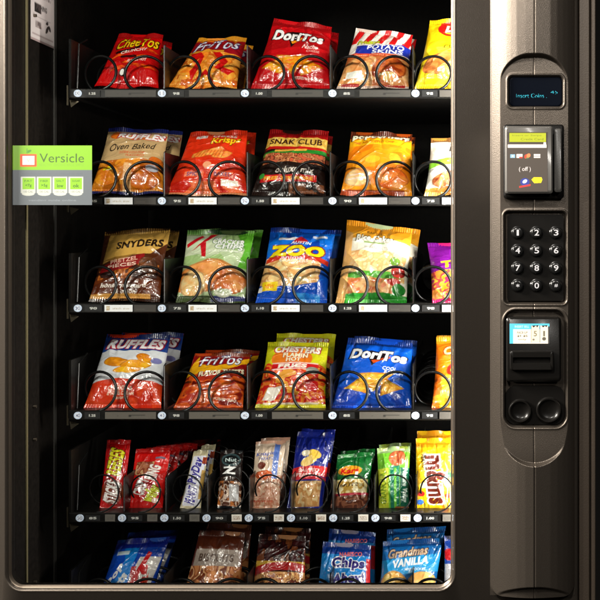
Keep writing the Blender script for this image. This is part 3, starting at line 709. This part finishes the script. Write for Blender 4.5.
a = Art((226, 132, 16)); a.mix(0, 0, 1, 1, [(228, 136, 18), (232, 148, 24), (220, 122, 14)], 3, 6).rect(0, .90, 1, 1, (90, 36, 14)).band(.78, .87, (236, 172, 24), -.01)
a.food(.22, .27, .20, .14, (232, 180, 130), (220, 130, 50), 10, 1, 6).food(.72, .26, .24, .16, (226, 140, 60), (206, 96, 26), -10, 2, 6).food(.76, .56, .09, .10, (238, 170, 50), (226, 130, 20), 30, 4, 5).food(.42, .54, .13, .07, (236, 160, 40), (222, 126, 20), 10, 5, 5)
a.rect(.0, .0, .9, .09, (150, 60, 20)).text('THE AIR POPPED CHIP', .4, .825, .66, .035, (176, 80, 16)).rect(.06, .24, .34, .262, (236, 206, 190)).rect(.08, .30, .3, .318, (236, 206, 190))
a.text('popcorners', .50, .905, .92, .085, (238, 226, 200), 0, .1, .05, (60, 20, 10), 0, .02)
snack('chip_bag', [(340, 195), (412, 196), (412.5, 134), (351, 132)], .075, a, 'golden orange popped chip bag, fourth on the second shelf', 'chip bag', .018, 9, bshift=(.003, 0))

a = Art((226, 222, 210)); a.rect(0, .93, 1, 1, (130, 90, 50)).band(.52, .63, (130, 186, 60), .08, 0).mix(0, 0, 1, .13, [(196, 150, 70), (180, 120, 50)], 8, 1)
a.food(.36, .26, .28, .14, (216, 140, 90), (170, 80, 40), 15, 1).text('Baked', .55, .80, .5, .1, (60, 56, 50), 4, .2).text('CRISPS', .55, .69, .4, .07, (60, 56, 50))
snack('snack_bag', [(424, 196), (492, 196), (497, 138), (431, 138)], .075, a, 'white and green cracker bag beside the door frame, second shelf', 'snack bag', .017, 10)

# ---- row 3
a = Art((84, 42, 18)); a.rect(0, .95, 1, 1, (130, 96, 44)).poly([(.08, .55), (.1, .95), (1, .98), (1, .82), (.8, .66), (.3, .62)], (206, 164, 84)).poly([(.1, .60), (.6, .66), (.3, .55)], (150, 110, 50))
a.text("SNYDERS", .60, .80, .70, .10, (40, 24, 14), 3, .05, .045).mix(.05, .30, .95, .52, [(150, 80, 30), (190, 112, 44), (90, 44, 18), (60, 26, 12)], 10, 6).poly([(.05, .40), (.10, .52), (.72, .66), (.74, .54), (.5, .46)], (140, 16, 20)).text('PRETZEL', .42, .575, .42, .055, (226, 180, 160), 8).text('PIECES', .40, .505, .44, .05, (230, 200, 180), 6)
a.food(.8, .5, .13, .12, (120, 70, 36), (70, 40, 20), 30, 3).food(.2, .38, .12, .05, (50, 26, 20), (30, 14, 10), 0, 5).mix(.0, .11, 1, .32, [(110, 52, 18), (90, 40, 14)], 6, 2)
a.text('honey mustard', .46, .22, .66, .075, (225, 216, 206), 0, .2).text('& onion', .5, .145, .3, .06, (225, 216, 206), 0, .2).rect(0, .05, .86, .115, (196, 144, 70)).rect(0, 0, 1, .045, (50, 24, 10))
snack('snack_bag', [(88.5, 301.5), (160, 302), (171, 228), (105, 232)], .08, a, 'brown pretzel bag with tan name panel and dark red banner, leftmost on the third shelf', 'snack bag', .017, 11)

a = Art((168, 186, 142)); a.mix(0, .5, 1, 1, [(158, 186, 126), (182, 198, 160)], 2, 1).rect(.0, .95, 1, 1, (120, 172, 90)).poly([(.85, .5), (1, .5), (1, .97), (.75, .97), (.92, .75)], (96, 170, 50)).rect(.0, .66, .55, .93, (196, 206, 176)).ell(.6, .98, .3, .03, (30, 60, 30))
a.poly([(.10, .70), (.06, .66), (.38, .95), (.48, .95)], (190, 24, 36)).poly([(.24, .80), (.30, .62), (.36, .62), (.32, .84)], (190, 24, 36)).poly([(.02, .82), (.24, .93), (.28, .91), (.04, .77)], (190, 24, 36))
a.food(.45, .38, .42, .22, (216, 160, 96), (196, 124, 60), 0, 1, 8).food(.12, .30, .2, .18, (222, 150, 80), (206, 110, 40), 0, 2, 8).food(.22, .26, .2, .2, (226, 190, 140), (206, 160, 100), 10, 4, 12).food(.74, .30, .26, .18, (212, 150, 90), (186, 96, 40), 0, 5, 8)
a.rect(0, 0, 1, .1, (70, 84, 50)).rect(.5, .02, 1, .10, (60, 64, 110)).food(.68, .14, .14, .06, (206, 206, 190), (150, 160, 130), 0, 7)
a.text('CRACKER', .66, .845, .48, .07, (236, 240, 230), -2, .05, .04, (70, 110, 60), 0, .05).text('CHIPS', .68, .775, .42, .07, (236, 240, 230), -2, .05, .04, (70, 110, 60), 0, .05).text('SOUR CREAM & ONION', .64, .715, .5, .03, (230, 236, 220))
snack('chip_bag', [(175.5, 302.5), (245, 303), (255, 231), (187.5, 230)], .08, a, 'light green cracker chip bag with red slanted letter, second on the third shelf', 'chip bag', .018, 12, bshift=(.004, .002))

a = Art((14, 80, 176)); a.mix(0, 0, 1, 1, [(12, 70, 170), (16, 110, 206), (14, 84, 180)], 4, 3).rect(0, .955, 1, 1, (14, 50, 130))
a.mix(.02, .22, .86, .62, [(222, 180, 120), (206, 150, 90), (232, 206, 156)], 9, 2, .10)
for k, (u, v, r_) in enumerate([(.30, .50, 10), (.5, .42, 60), (.68, .46, -20), (.22, .36, 30), (.52, .30, 0), (.74, .34, 14), (.4, .56, 5)]): a.food(u, v, .13, .07, (230, 196, 142), (206, 156, 96), r_, k)
a.band(.535, .60, (200, 50, 24), 0, .06, .02, .98).poly([(.0, .17), (.0, .25), (.3, .2), (.5, .22), (.86, .3), (1, .4), (1, 0), (0, 0)], (14, 84, 190)).rect(.04, .16, .28, .29, (232, 200, 20)).text('NEW', .16, .225, .14, .06, (220, 110, 20)).rect(0, .15, .06, .22, (226, 226, 226))
a.text('ZOO', .48, .70, .84, .15, (226, 206, 20), 0, 0, .07, (130, 24, 40), 0, .05).text('animal', .44, .615, .36, .04, (230, 206, 220)).text('CRACKERS', .46, .575, .44, .045, (236, 226, 216)).rect(.16, .845, .55, .875, (226, 226, 230)).poly([(.38, .82), (.5, .90), (.62, .84), (.52, .80)], (176, 30, 40)).text('AUSTIN', .52, .81, .3, .04, (226, 226, 226), 0, .2).rect(.68, .885, .90, .915, (200, 210, 226)).mix(.55, .03, .9, .14, [(20, 120, 210), (60, 150, 220)], 8, 3)
snack('cracker_bag', [(255, 303), (327, 304.5), (336, 230), (271, 228)], .08, a, 'bright blue animal cracker bag with big yellow letters, middle of the third shelf', 'cracker bag', .018, 13, bshift=(.004, .0))

a = Art((222, 216, 200)); a.rect(0, .86, 1, 1, (216, 144, 30)).band(.80, .87, (222, 160, 50), .0, .02).mix(.03, .30, .95, .66, [(226, 186, 130), (216, 166, 110), (232, 200, 150)], 14, 3, .05)
a.band(.30, .40, (84, 160, 50), .05, .02, 0, .9).mix(.1, .12, .9, .34, [(226, 180, 126), (210, 156, 100), (196, 110, 60)], 16, 4, .05).band(0, .12, (40, 140, 44), 0, .03).mix(.0, .0, .5, .1, [(44, 150, 50), (80, 170, 70)], 6, 2)
a.food(.86, .43, .1, .08, (196, 50, 36), (150, 40, 30), 0, 1).food(.80, .56, .08, .05, (110, 150, 40), (80, 120, 30), 0, 2).food(.8, .30, .1, .05, (200, 60, 44), (160, 40, 30), 0, 4).food(.88, .2, .1, .08, (50, 130, 50), (30, 110, 40), 0, 5)
a.poly([(.0, .0), (.12, 0), (.12, .86), (0, .9)], (226, 176, 110)).text('Rice Cakes', .46, .81, .56, .08, (236, 228, 214), 0, .1, .05, (60, 60, 30), .15, .06).text('BAKED', .44, .885, .22, .03, (110, 70, 20)).text('lightly', .42, .70, .2, .035, (150, 150, 146)).text('SALTED', .62, .70, .16, .03, (150, 150, 146)).rect(.3, .755, .62, .768, (110, 150, 60))
snack('chip_bag', [(335, 304), (407, 305), (413, 229), (347, 220)], .08, a, 'white rice snack bag with mustard-yellow top and green foot, third shelf', 'chip bag', .019, 14, bshift=(.012, -.002))

a = Art((110, 24, 120)); a.mix(0, 0, 1, .6, [(206, 130, 50), (176, 60, 60), (190, 150, 40), (150, 40, 90)], 9, 3).rect(0, .55, 1, 1, (110, 20, 126)).text('TRAIL', .5, .66, .7, .12, (226, 170, 40), 6, .1, .05).text('MIX', .6, .8, .4, .1, (206, 150, 220)).rect(0, 0, 1, .1, (200, 30, 100)).rect(.3, .44, 1, .54, (200, 130, 150)).ell(.5, .3, .12, .12, (216, 196, 150))
snack('snack_bag', [(432, 305), (498, 305), (503, 243), (427, 243)], .08, a, 'purple trail mix bag with yellow lettering at the right end, third shelf', 'snack bag', .017, 15)

# ---- row 4
a = Art((20, 60, 130)); a.rect(0, .96, 1, 1, (16, 40, 100)); a.put(a.V < .79+.03*(vnoise(a.U*9, a.U*0, 2)-.5), (206, 208, 212)).put(a.V < .36+.04*(1-(2*a.U-1)**2)+.015*(vnoise(a.U*8, a.U*0, 3)-.5), (206, 60, 26))
a.mix(0, 0, 1, .33, [(206, 58, 24), (214, 70, 30), (196, 46, 20)], 4, 3)
a.food(.32, .62, .20, .065, (216, 150, 20), (180, 110, 14), -8, 1, 9).food(.60, .59, .22, .07, (220, 160, 24), (190, 120, 14), 8, 2, 9).food(.70, .69, .12, .055, (216, 150, 20), (186, 110, 14), -20, 3, 9).food(.48, .52, .20, .045, (222, 166, 30), (200, 130, 14), 6, 4, 9)
a.ell(.88, .66, .08, .04, (120, 120, 170)).text('RUFFLES', .52, .875, .84, .125, (232, 228, 230), 0, .25, .05, (170, 16, 26), 0, .07).text('CHEDDAR', .45, .27, .34, .06, (236, 200, 180)).text('& SOUR CREAM', .46, .205, .36, .05, (236, 200, 180)).text('Flavored', .47, .15, .2, .04, (236, 200, 180))
snack('chip_bag', [(83, 409), (161, 409), (171, 335), (107, 334)], .08, a, 'ridged chip bag with blue top, white middle and orange bottom, fourth shelf', 'chip bag', .019, 16, behind=1, bshift=(.008, -.003))

a = Art((150, 40, 14)); a.mix(0, 0, 1, .60, [(170, 44, 14), (206, 90, 26), (130, 26, 10)], 6, 5)
for k, (u, v, r_) in enumerate([(.25, .35, 30), (.6, .42, 20), (.72, .24, -10), (.42, .2, 30), (.85, .36, 40)]): a.food(u, v, .2, .07, (216, 110, 36), (150, 40, 12), r_, k, 9)
a.rect(0, .72, 1, 1, (140, 20, 20)).poly([(.0, .58), (.02, .76), (.12, .95), (.16, .78), (.5, .74), (1, .93), (1, .84), (.6, .66)], (222, 166, 24)).rect(0, .96, 1, 1, (120, 50, 20))
a.text('FriTos', .54, .865, .68, .18, (226, 226, 232), 5, .2, .01, (40, 30, 90), 0, .035).text('FLAVOR TWISTS', .60, .635, .74, .075, (236, 220, 190), 9, .1, .04, (90, 20, 10), 0, .05).text('HONEY BBQ', .72, .17, .36, .045, (230, 210, 190), -6, .2)
snack('chip_bag', [(172.5, 409.5), (243, 410), (251, 354), (195, 353)], .085, a, 'rusty red corn twist bag with yellow swoosh, second on the fourth shelf', 'chip bag', .018, 17, bshift=(.005, -.001))

a = Art((196, 196, 30)); a.mix(.0, .08, 1, .66, [(206, 60, 24), (222, 120, 40), (196, 26, 18), (226, 160, 60)], 9, 4, .1).mix(0, .0, 1, .10, [(196, 190, 24), (214, 206, 40)], 5, 1)
a.ell(.45, .75, .33, .16, (216, 120, 30)).text("CHESTERS", .52, .88, .74, .10, (236, 226, 210), -1, .1, .05, (180, 30, 60), .12, .06).text('FLAMIN', .50, .80, .40, .07, (236, 226, 200), 0, 0, .04, (170, 70, 30), 0, .03).text('HOT', .48, .735, .24, .06, (236, 226, 200), 0, 0, .04, (170, 70, 30), 0, .03)
a.rect(.15, .60, .88, .675, (196, 22, 30)).rect(.15, .585, .88, .6, (226, 190, 180)).rect(.15, .675, .88, .69, (226, 190, 180)).text('FRIES', .48, .638, .46, .06, (238, 226, 214), 0, .1, .05).ell(.8, .58, .1, .05, (150, 150, 140)).poly([(.08, .15), (.14, .34), (.36, .34), (.26, .15)], (232, 222, 210)).rect(.1, .09, .9, .115, (230, 214, 190)).ell(.8, .36, .1, .09, (196, 24, 24))
snack('chip_bag', [(254, 410), (326, 410), (329, 343), (268, 342)], .08, a, 'yellow-green bag of spicy red fries, middle of the fourth shelf', 'chip bag', .018, 18, bshift=(.006, .010))

a = Art((10, 86, 190)); a.rect(0, .92, 1, 1, (14, 50, 120)).mix(0, .0, 1, .35, [(10, 60, 160), (14, 80, 186)], 5, 3).poly([(.34, .82), (.40, .84), (.68, .82), (.44, .62)], (26, 12, 16)).poly([(.42, .70), (.70, .775), (.68, .745), (.46, .655)], (196, 80, 30))
for (p, s_) in ((dict(u=.50, v=.42, ru=.26, rv=.17, rot=2), 1), (dict(u=.32, v=.34, ru=.18, rv=.15, rot=40), 2), (dict(u=.70, v=.32, ru=.17, rv=.15, rot=-30), 3)): a.food(c1=(232, 176, 60), c2=(214, 140, 30), seed=s_, tri=True, sc=26, **p)
a.text('DoriTos', .52, .78, .84, .14, (232, 230, 230), -4, .1, .05, (20, 16, 30), .03, .06).text('COOL', .70, .60, .2, .05, (226, 232, 240), -2, .1).text('RANCH', .76, .545, .26, .05, (226, 232, 240), -2, .1)
snack('chip_bag', [(330, 410), (412, 410.5), (413, 343), (348, 338)], .08, a, 'bright blue tortilla chip bag with white lettering, fourth shelf', 'chip bag', .019, 19, bshift=(.006, -.003))

a = Art((226, 120, 16)); a.rect(0, .92, 1, 1, (206, 150, 30)).mix(0, 0, 1, .5, [(226, 110, 14), (232, 160, 30)], 7, 2).text('CHEEZ', .4, .82, .56, .12, (236, 216, 150), 0, .1, .05, (180, 40, 20), 0, .04).ell(.34, .56, .16, .10, (206, 40, 24)).ell(.34, .56, .10, .06, (232, 190, 60)).food(.4, .3, .24, .14, (238, 206, 80), (226, 160, 30), 10, 3)
snack('snack_bag', [(431, 410.5), (498, 410.5), (503, 337), (436, 337)], .08, a, 'orange cheese cracker bag half hidden by the door frame, fourth shelf', 'snack bag', .017, 20)

# ---- row 5: narrow bars and pouches
def bar(bg, **k): return Art(bg, 140, 340)
a = bar((180, 14, 18)); a.rect(.1, .1, .9, .42, (200, 24, 22)).text('REESES', .52, .68, .36*3.0, .18, (206, 196, 24), 80, 0, .04, (90, 30, 10), 0, .03) if False else None
def vtext(a, t, u, v, length, thick, c, rot, out=None, bold=.04):
    # text running along the bar: length is along v
    return a.text(t, u, v, length*a.h/a.w, thick*a.w/a.h, c, rot, .1, bold, out, 0, .04)
a = bar((180, 14, 18)); a.mix(0, .05, 1, .9, [(186, 16, 18), (150, 12, 14)], 4, 1).ell(.5, .3, .5, .18, (120, 50, 20))
vtext(a, 'REESES', .5, .72, .34, .62, (206, 200, 30), 84, (70, 30, 10)); vtext(a, 'STICKS', .48, .30, .32, .62, (232, 226, 222), 80, (120, 20, 20))
snack('candy_bar', [(99, 512), (123, 511), (131, 440), (107, 440)], .06, a, 'slim red candy bar with yellow and white upright lettering, leftmost in the narrow row', 'candy bar', .009, 21, 0, small=True)
a = bar((196, 20, 18)); a.rect(0, .93, 1, 1, (180, 16, 16)).mix(0, .05, 1, .9, [(200, 22, 18), (186, 18, 16)], 3, 2).rect(.1, .62, .62, .82, (150, 90, 60)).mix(.1, .62, .62, .82, [(160, 100, 70), (130, 60, 40), (190, 150, 110)], 10, 3)
vtext(a, 'KING', .62, .66, .22, .34, (232, 226, 222), 78, (130, 20, 20)); vtext(a, 'CRISPY', .34, .44, .26, .34, (232, 226, 222), 78, (130, 20, 20)); vtext(a, 'wafer', .64, .34, .28, .42, (196, 206, 40), 70, (120, 40, 10)); a.ell(.78, .22, .1, .04, (232, 200, 190)).rect(.62, .86, .9, .885, (120, 110, 130))
snack('candy_bar', [(126, 513.5), (162, 513.5), (171, 448), (136, 449)], .06, a, 'wide red candy bar with crooked white and yellow lettering, second in the narrow row', 'candy bar', .010, 22, 6, step=.05, small=True, bshift=(.004, -.0075))
a = bar((190, 180, 150)); a.rect(.08, .08, .92, .92, (214, 214, 226)); vtext(a, 'PayDay', .5, .68, .42, .78, (60, 50, 150), 82, (226, 222, 226)); vtext(a, 'PEANUT', .45, .27, .30, .55, (64, 54, 150), 82, (226, 222, 226)); a.rect(.75, .8, 1, .9, (150, 60, 30)).rect(.82, .2, 1, .7, (196, 160, 90))
snack('candy_bar', [(179.5, 509.5), (200.5, 510.5), (208.5, 450), (194, 451)], .06, a, 'slim cream candy bar covered in dark blue lettering', 'candy bar', .008, 23, 1, step=.05, small=True, bshift=(.002, 0))
a = bar((34, 22, 20)); a.mix(0, .05, 1, .5, [(196, 120, 60), (110, 60, 30), (216, 190, 170), (90, 50, 30)], 8, 4).ell(.5, .85, .42, .10, (60, 80, 84)).ell(.5, .85, .34, .07, (20, 24, 26)).text('Nut', .5, .85, .5, .06, (190, 206, 206)); a.text('Z', .45, .68, .6, .12, (232, 232, 232), 0, 0, .05).rect(.1, .5, .9, .58, (60, 40, 30)).mix(.5, .15, .9, .45, [(226, 226, 230), (190, 186, 186)], 6, 2).rect(0, 0, 1, .06, (16, 24, 30))
snack('candy_bar', [(217, 508.5), (241, 509.5), (243.5, 450), (220.5, 450)], .06, a, 'dark brown nut bar with one large white letter', 'candy bar', .009, 24, 0, small=True)
a = bar((206, 160, 136)); a.mix(.0, .05, 1, .55, [(216, 170, 146), (196, 130, 100), (222, 186, 160)], 12, 5).rect(.0, .55, 1, .97, (206, 186, 166)).rect(.66, .5, .84, .98, (90, 120, 190)).food(.4, .55, .3, .07, (190, 90, 36), (150, 60, 30), 0, 2).food(.3, .69, .14, .05, (110, 50, 30), (90, 30, 20), 0, 4).text('Krispies', .42, .84, .7, .06, (50, 84, 170), 4, .2).text('TREATS', .4, .78, .5, .035, (50, 84, 170)).text('MARSHMALLOW', .45, .16, .66, .03, (196, 70, 50)).rect(.1, .2, .8, .21, (196, 90, 60))
snack('cereal_bar', [(249, 511), (279, 511), (286, 440), (256, 442)], .055, a, 'pale pink cereal bar with blue script near its top', 'cereal bar', .010, 25, 1, step=.05, small=True)
a = bar((18, 36, 130)); a.rect(0, 0, 1, .07, (18, 36, 130)).rect(.12, .08, .9, .43, (222, 190, 150)).mix(.12, .08, .9, .43, [(222, 176, 120), (206, 150, 90), (232, 200, 150)], 11, 3).band(.47, .60, (196, 30, 34), .02, .02).band(.43, .47, (206, 50, 60), .0, .02).text('SALTED', .5, .565, .6, .04, (232, 206, 200)).text('PEANUTS', .5, .51, .7, .045, (232, 206, 200)).ell(.46, .68, .24, .055, (222, 190, 110), 25).ell(.60, .76, .20, .05, (216, 180, 70), -20).ell(.34, .775, .12, .035, (226, 216, 190), 10)
snack('peanut_pouch', [(286, 513), (322, 511.5), (332.5, 433), (297.5, 432)], .06, a, 'dark blue peanut pouch with red band and clear nut window', 'snack pouch', .011, 26, 1, step=.05, small=True)
a = bar((20, 100, 44)); a.rect(0, 0, 1, .05, (24, 130, 50)).mix(.0, .06, 1, .34, [(110, 60, 40), (150, 96, 70), (90, 44, 30)], 9, 6).rect(.05, .34, .95, .60, (222, 206, 150)).mix(.05, .36, .9, .58, [(222, 206, 150), (190, 150, 60), (226, 214, 170)], 7, 2).band(.33, .37, (190, 24, 60), .02).ell(.42, .74, .33, .08, (216, 150, 30)).text('Kars', .42, .74, .5, .09, (190, 30, 26), 4, .1, .05).text('NUTS', .45, .50, .5, .05, (90, 60, 20), bold=.04).rect(.58, .62, .66, .72, (226, 226, 220))
snack('peanut_pouch', [(329, 514), (367, 514), (373.5, 452), (337.5, 455)], .055, a, 'dark green nut pouch with yellow and red logo', 'snack pouch', .012, 27, 1, step=.05, small=True)
a = bar((110, 176, 50)); a.rect(0, .93, 1, 1, (150, 176, 120)).rect(.0, .1, .34, .72, (196, 206, 60)).rect(.4, .05, .70, .75, (16, 120, 90)).rect(.52, .1, .60, .72, (110, 190, 60)).rect(.72, .05, 1, .72, (14, 100, 76)).food(.62, .85, .26, .10, (206, 110, 70), (160, 60, 40), 0, 2); vtext(a, 'GRANOLA', .17, .42, .5, .2, (120, 150, 30), 90); vtext(a, 'Nature Valley', .86, .45, .52, .2, (210, 226, 214), -90)
a.rect(0, .0, 1, .06, (130, 190, 60)).mix(.55, .0, 1, .12, [(160, 100, 60), (120, 70, 40)], 9, 2)
snack('granola_bar', [(378.5, 514), (409, 513.5), (410, 446), (377, 448)], .05, a, 'lime and dark green granola bar pouch', 'granola bar', .011, 28, 1, step=.05, small=True)
a = bar((228, 180, 16)); a.rect(0, .90, 1, 1, (206, 140, 16)); a.poly([(.25, .06), (.30, .86), (.82, .84), (.92, .08)], (226, 216, 196)) if False else None
for k, (u, v, c) in enumerate([(.16, .30, (210, 40, 30)), (.14, .18, (60, 110, 190)), (.86, .70, (160, 170, 30)), (.9, .56, (40, 130, 60)), (.22, .42, (226, 226, 190)), (.8, .14, (226, 120, 20)), (.3, .12, (190, 160, 40)), (.9, .86, (190, 190, 40)), (.88, .28, (200, 60, 30))]): a.ell(u, v, .10, .04, c)
vtext(a, 'm&ms', .56, .48, .66, .54, (94, 34, 18), -84, (232, 226, 222), .05)
vtext(a, 'PEANUT', .2, .72, .2, .12, (60, 50, 20), -84)
snack('candy_pouch', [(414.5, 514), (452, 514.5), (456, 438), (416, 438.5)], .05, a, 'bright yellow candy pouch with large brown lowercase letters', 'candy pouch', .012, 29, 1, step=.05, small=True, bshift=(.0, .004))

# ---- row 6 (feet hidden by the door sill)
a = Art((16, 70, 170)); a.mix(0, .0, .5, 1, [(16, 80, 190), (20, 130, 210)], 3, 2).rect(0, .9, 1, 1, (20, 40, 140)).poly([(.42, .1), (.58, .8), (.98, .8), (.86, .1)], (206, 200, 196)).mix(.5, .1, .8, .70, [(200, 24, 30), (206, 200, 196), (180, 30, 40)], 6, 4, .05).poly([(.45, .3), (.7, .86), (.78, .84), (.56, .3)], (196, 26, 34)).poly([(.6, .1), (.84, .62), (.9, .4), (.74, .1)], (196, 60, 30)).rect(.1, .83, .34, .87, (200, 220, 236))
a.text('Pop', .22, .60, .34, .12, (232, 236, 240), 66, .1, .05).text('Tarts', .32, .46, .42, .13, (232, 236, 240), 66, .1, .05)
snack('pastry_packet', [(88, 622), (146, 622), (170, 537), (118, 540)], .08, a, 'blue toaster pastry packet with red streaks, leftmost in the bottom row', 'pastry packet', .015, 30)
a = Art((96, 44, 20)); a.mix(0, 0, 1, .66, [(196, 130, 80), (150, 80, 36), (216, 166, 120), (120, 56, 24)], 9, 2)
for k in range(12): a.food(.15+.7*((k*.37) % 1), .08+.5*((k*.23) % 1), .12, .075, (216, 150, 100), (160, 84, 40), 40*k, k, 7)
a.rect(.05, .66, .95, .83, (160, 146, 136)).text('BISCUITS', .5, .745, .7, .08, (90, 70, 60), bold=.03).rect(0, .85, 1, 1, (90, 40, 20))
snack('cookie_bag', [(174, 622), (240, 622), (245, 532), (200, 530)], .06, a, 'clear bag of brown biscuits with grey name strip, bottom row', 'cookie bag', .017, 31)
a = Art((50, 12, 14)); a.mix(0, 0, 1, .62, [(206, 150, 90), (150, 76, 36), (226, 180, 120), (110, 44, 20)], 14, 4).rect(0, .66, 1, .74, (190, 150, 50)).band(.60, .69, (170, 24, 26), .04, .04).mix(0, .74, 1, 1, [(60, 14, 16), (40, 8, 10), (110, 60, 30)], 9, 3)
snack('cookie_bag', [(247, 622), (306, 622), (306, 536), (259, 534)], .06, a, 'dark maroon bag with caramel popcorn showing below a gold stripe, bottom row', 'cookie bag', .016, 32)
a = Art((22, 130, 200)); a.rect(0, .88, 1, 1, (16, 60, 140)).mix(0, .0, .9, .47, [(196, 130, 70), (216, 156, 90), (60, 150, 206)], 6, 3, .06).text('Chips', .56, .77, .66, .15, (50, 40, 120), 0, .1, .05, (232, 230, 232), 0, .08).text('Ahoy!', .58, .585, .62, .16, (50, 40, 120), 4, .1, .05, (232, 230, 232), 0, .08).text('NABISCO', .6, .885, .46, .05, (230, 110, 90), 4).rect(.92, .55, 1, .85, (190, 30, 40)).food(.2, .32, .18, .10, (200, 130, 60), (160, 90, 40), 0, 1)
snack('cookie_bag', [(312, 622), (372, 622), (371, 546), (323, 541)], .06, a, 'light blue cookie bag with dark blue rounded lettering, bottom row', 'cookie bag', .016, 33, bshift=(.004, .006))
a = Art((24, 104, 170)); a.rect(0, .93, 1, 1, (16, 70, 130)).band(.62, .82, (40, 150, 206), .06, 0).food(.24, .46, .26, .20, (226, 186, 110), (206, 150, 70), 0, 1, 8).food(.24, .48, .06, .04, (160, 100, 40), (140, 80, 30), 0, 2).food(.74, .53, .24, .12, (226, 190, 116), (206, 150, 80), 0, 3, 8).food(.8, .36, .2, .12, (226, 186, 116), (210, 156, 80), 0, 4, 8).rect(.62, .36, .92, .46, (70, 150, 206))
a.text("Grandmas", .44, .87, .66, .10, (206, 180, 150), 4, .2, .03, (60, 30, 20), 0, .05).text('VANILLA', .5, .76, .62, .09, (232, 236, 240), 5, .1, .05).text('MINI COOKIES', .6, .675, .36, .03, (220, 232, 240))
snack('cookie_bag', [(375, 622), (432, 622), (444, 538), (383, 541)], .06, a, 'sky blue mini cookie bag with golden ring cookies, bottom row', 'cookie bag', .017, 34, bshift=(.003, .004))
a = Art((200, 200, 206)); a.rect(0, .72, 1, 1, (30, 70, 160)).ell(.08, .82, .1, .06, (200, 30, 40)).text('MINI', .3, .5, .5, .2, (24, 24, 50), 60, 0, .05).rect(0, .2, 1, .32, (180, 24, 50)).rect(0, 0, 1, .2, (60, 60, 80))
snack('cookie_bag', [(442, 622), (492, 622), (500, 536), (444, 536)], .05, a, 'white packet with blue top and red line, right end of the bottom row', 'cookie bag', .015, 35, 0)

# ================================================================== LIGHT
def area(name, loc, target, sx, sy, power, col=(1, 1, 1)):
    l = bpy.data.lights.new(name, 'AREA'); l.shape = 'RECTANGLE'; l.size = sx; l.size_y = sy; l.energy = power; l.color = col
    o = bpy.data.objects.new(name, l); COL.objects.link(o); o.location = loc
    d = Vector(target)-Vector(loc); o.rotation_euler = d.to_track_quat('-Z', 'Y').to_euler(); return o
# lamp tube of the machine behind the right-hand door frame
area('case_lamp', (X(507), .072, Z(270)), (X(250), .20, Z(270)), .016, .98, 11.5, (1, .95, .88))
# room lamp and key from the left, plus two added fill lights
area('room_lamp', (-2.1, -.95, 2.2), (.8, 0, 1.05), 1.2, 1.0, 540, (1, .93, .83))
area('top_fill', (.30, -1.9, 1.98), (.40, .1, .4), .22, .22, 52, (1, .94, .86))  # added fill from above to brighten the bag fronts
area('key_lamp', (-1.1, -2.1, 1.15), (.45, .1, .5), .2, .2, 26, (1, .94, .86))
area('front_fill', (1.5, -2.0, 1.5), (.40, .1, .5), .2, .2, 14, (1, .95, .88))  # added weak frontal fill for the bags
w = bpy.data.worlds.new('World'); scn.world = w; w.use_nodes = True
w.node_tree.nodes['Background'].inputs[0].default_value = (.5, .45, .4, 1); w.node_tree.nodes['Background'].inputs[1].default_value = .01

cam = bpy.data.cameras.new('camera'); co_ = bpy.data.objects.new('camera', cam); COL.objects.link(co_)
co_.location = (CX, -D, CZ); co_.rotation_euler = (math.radians(90), math.radians(0), 0)
cam.sensor_width = 36; cam.lens = 36*D; cam.shift_x = .5-CX; cam.shift_y = .5-CZ; cam.clip_end = 50; cam.clip_start = .05
scn.camera = co_
scn.view_settings.view_transform = 'Standard'; scn.view_settings.look = 'None'; scn.view_settings.gamma = 1; scn.view_settings.exposure = 0
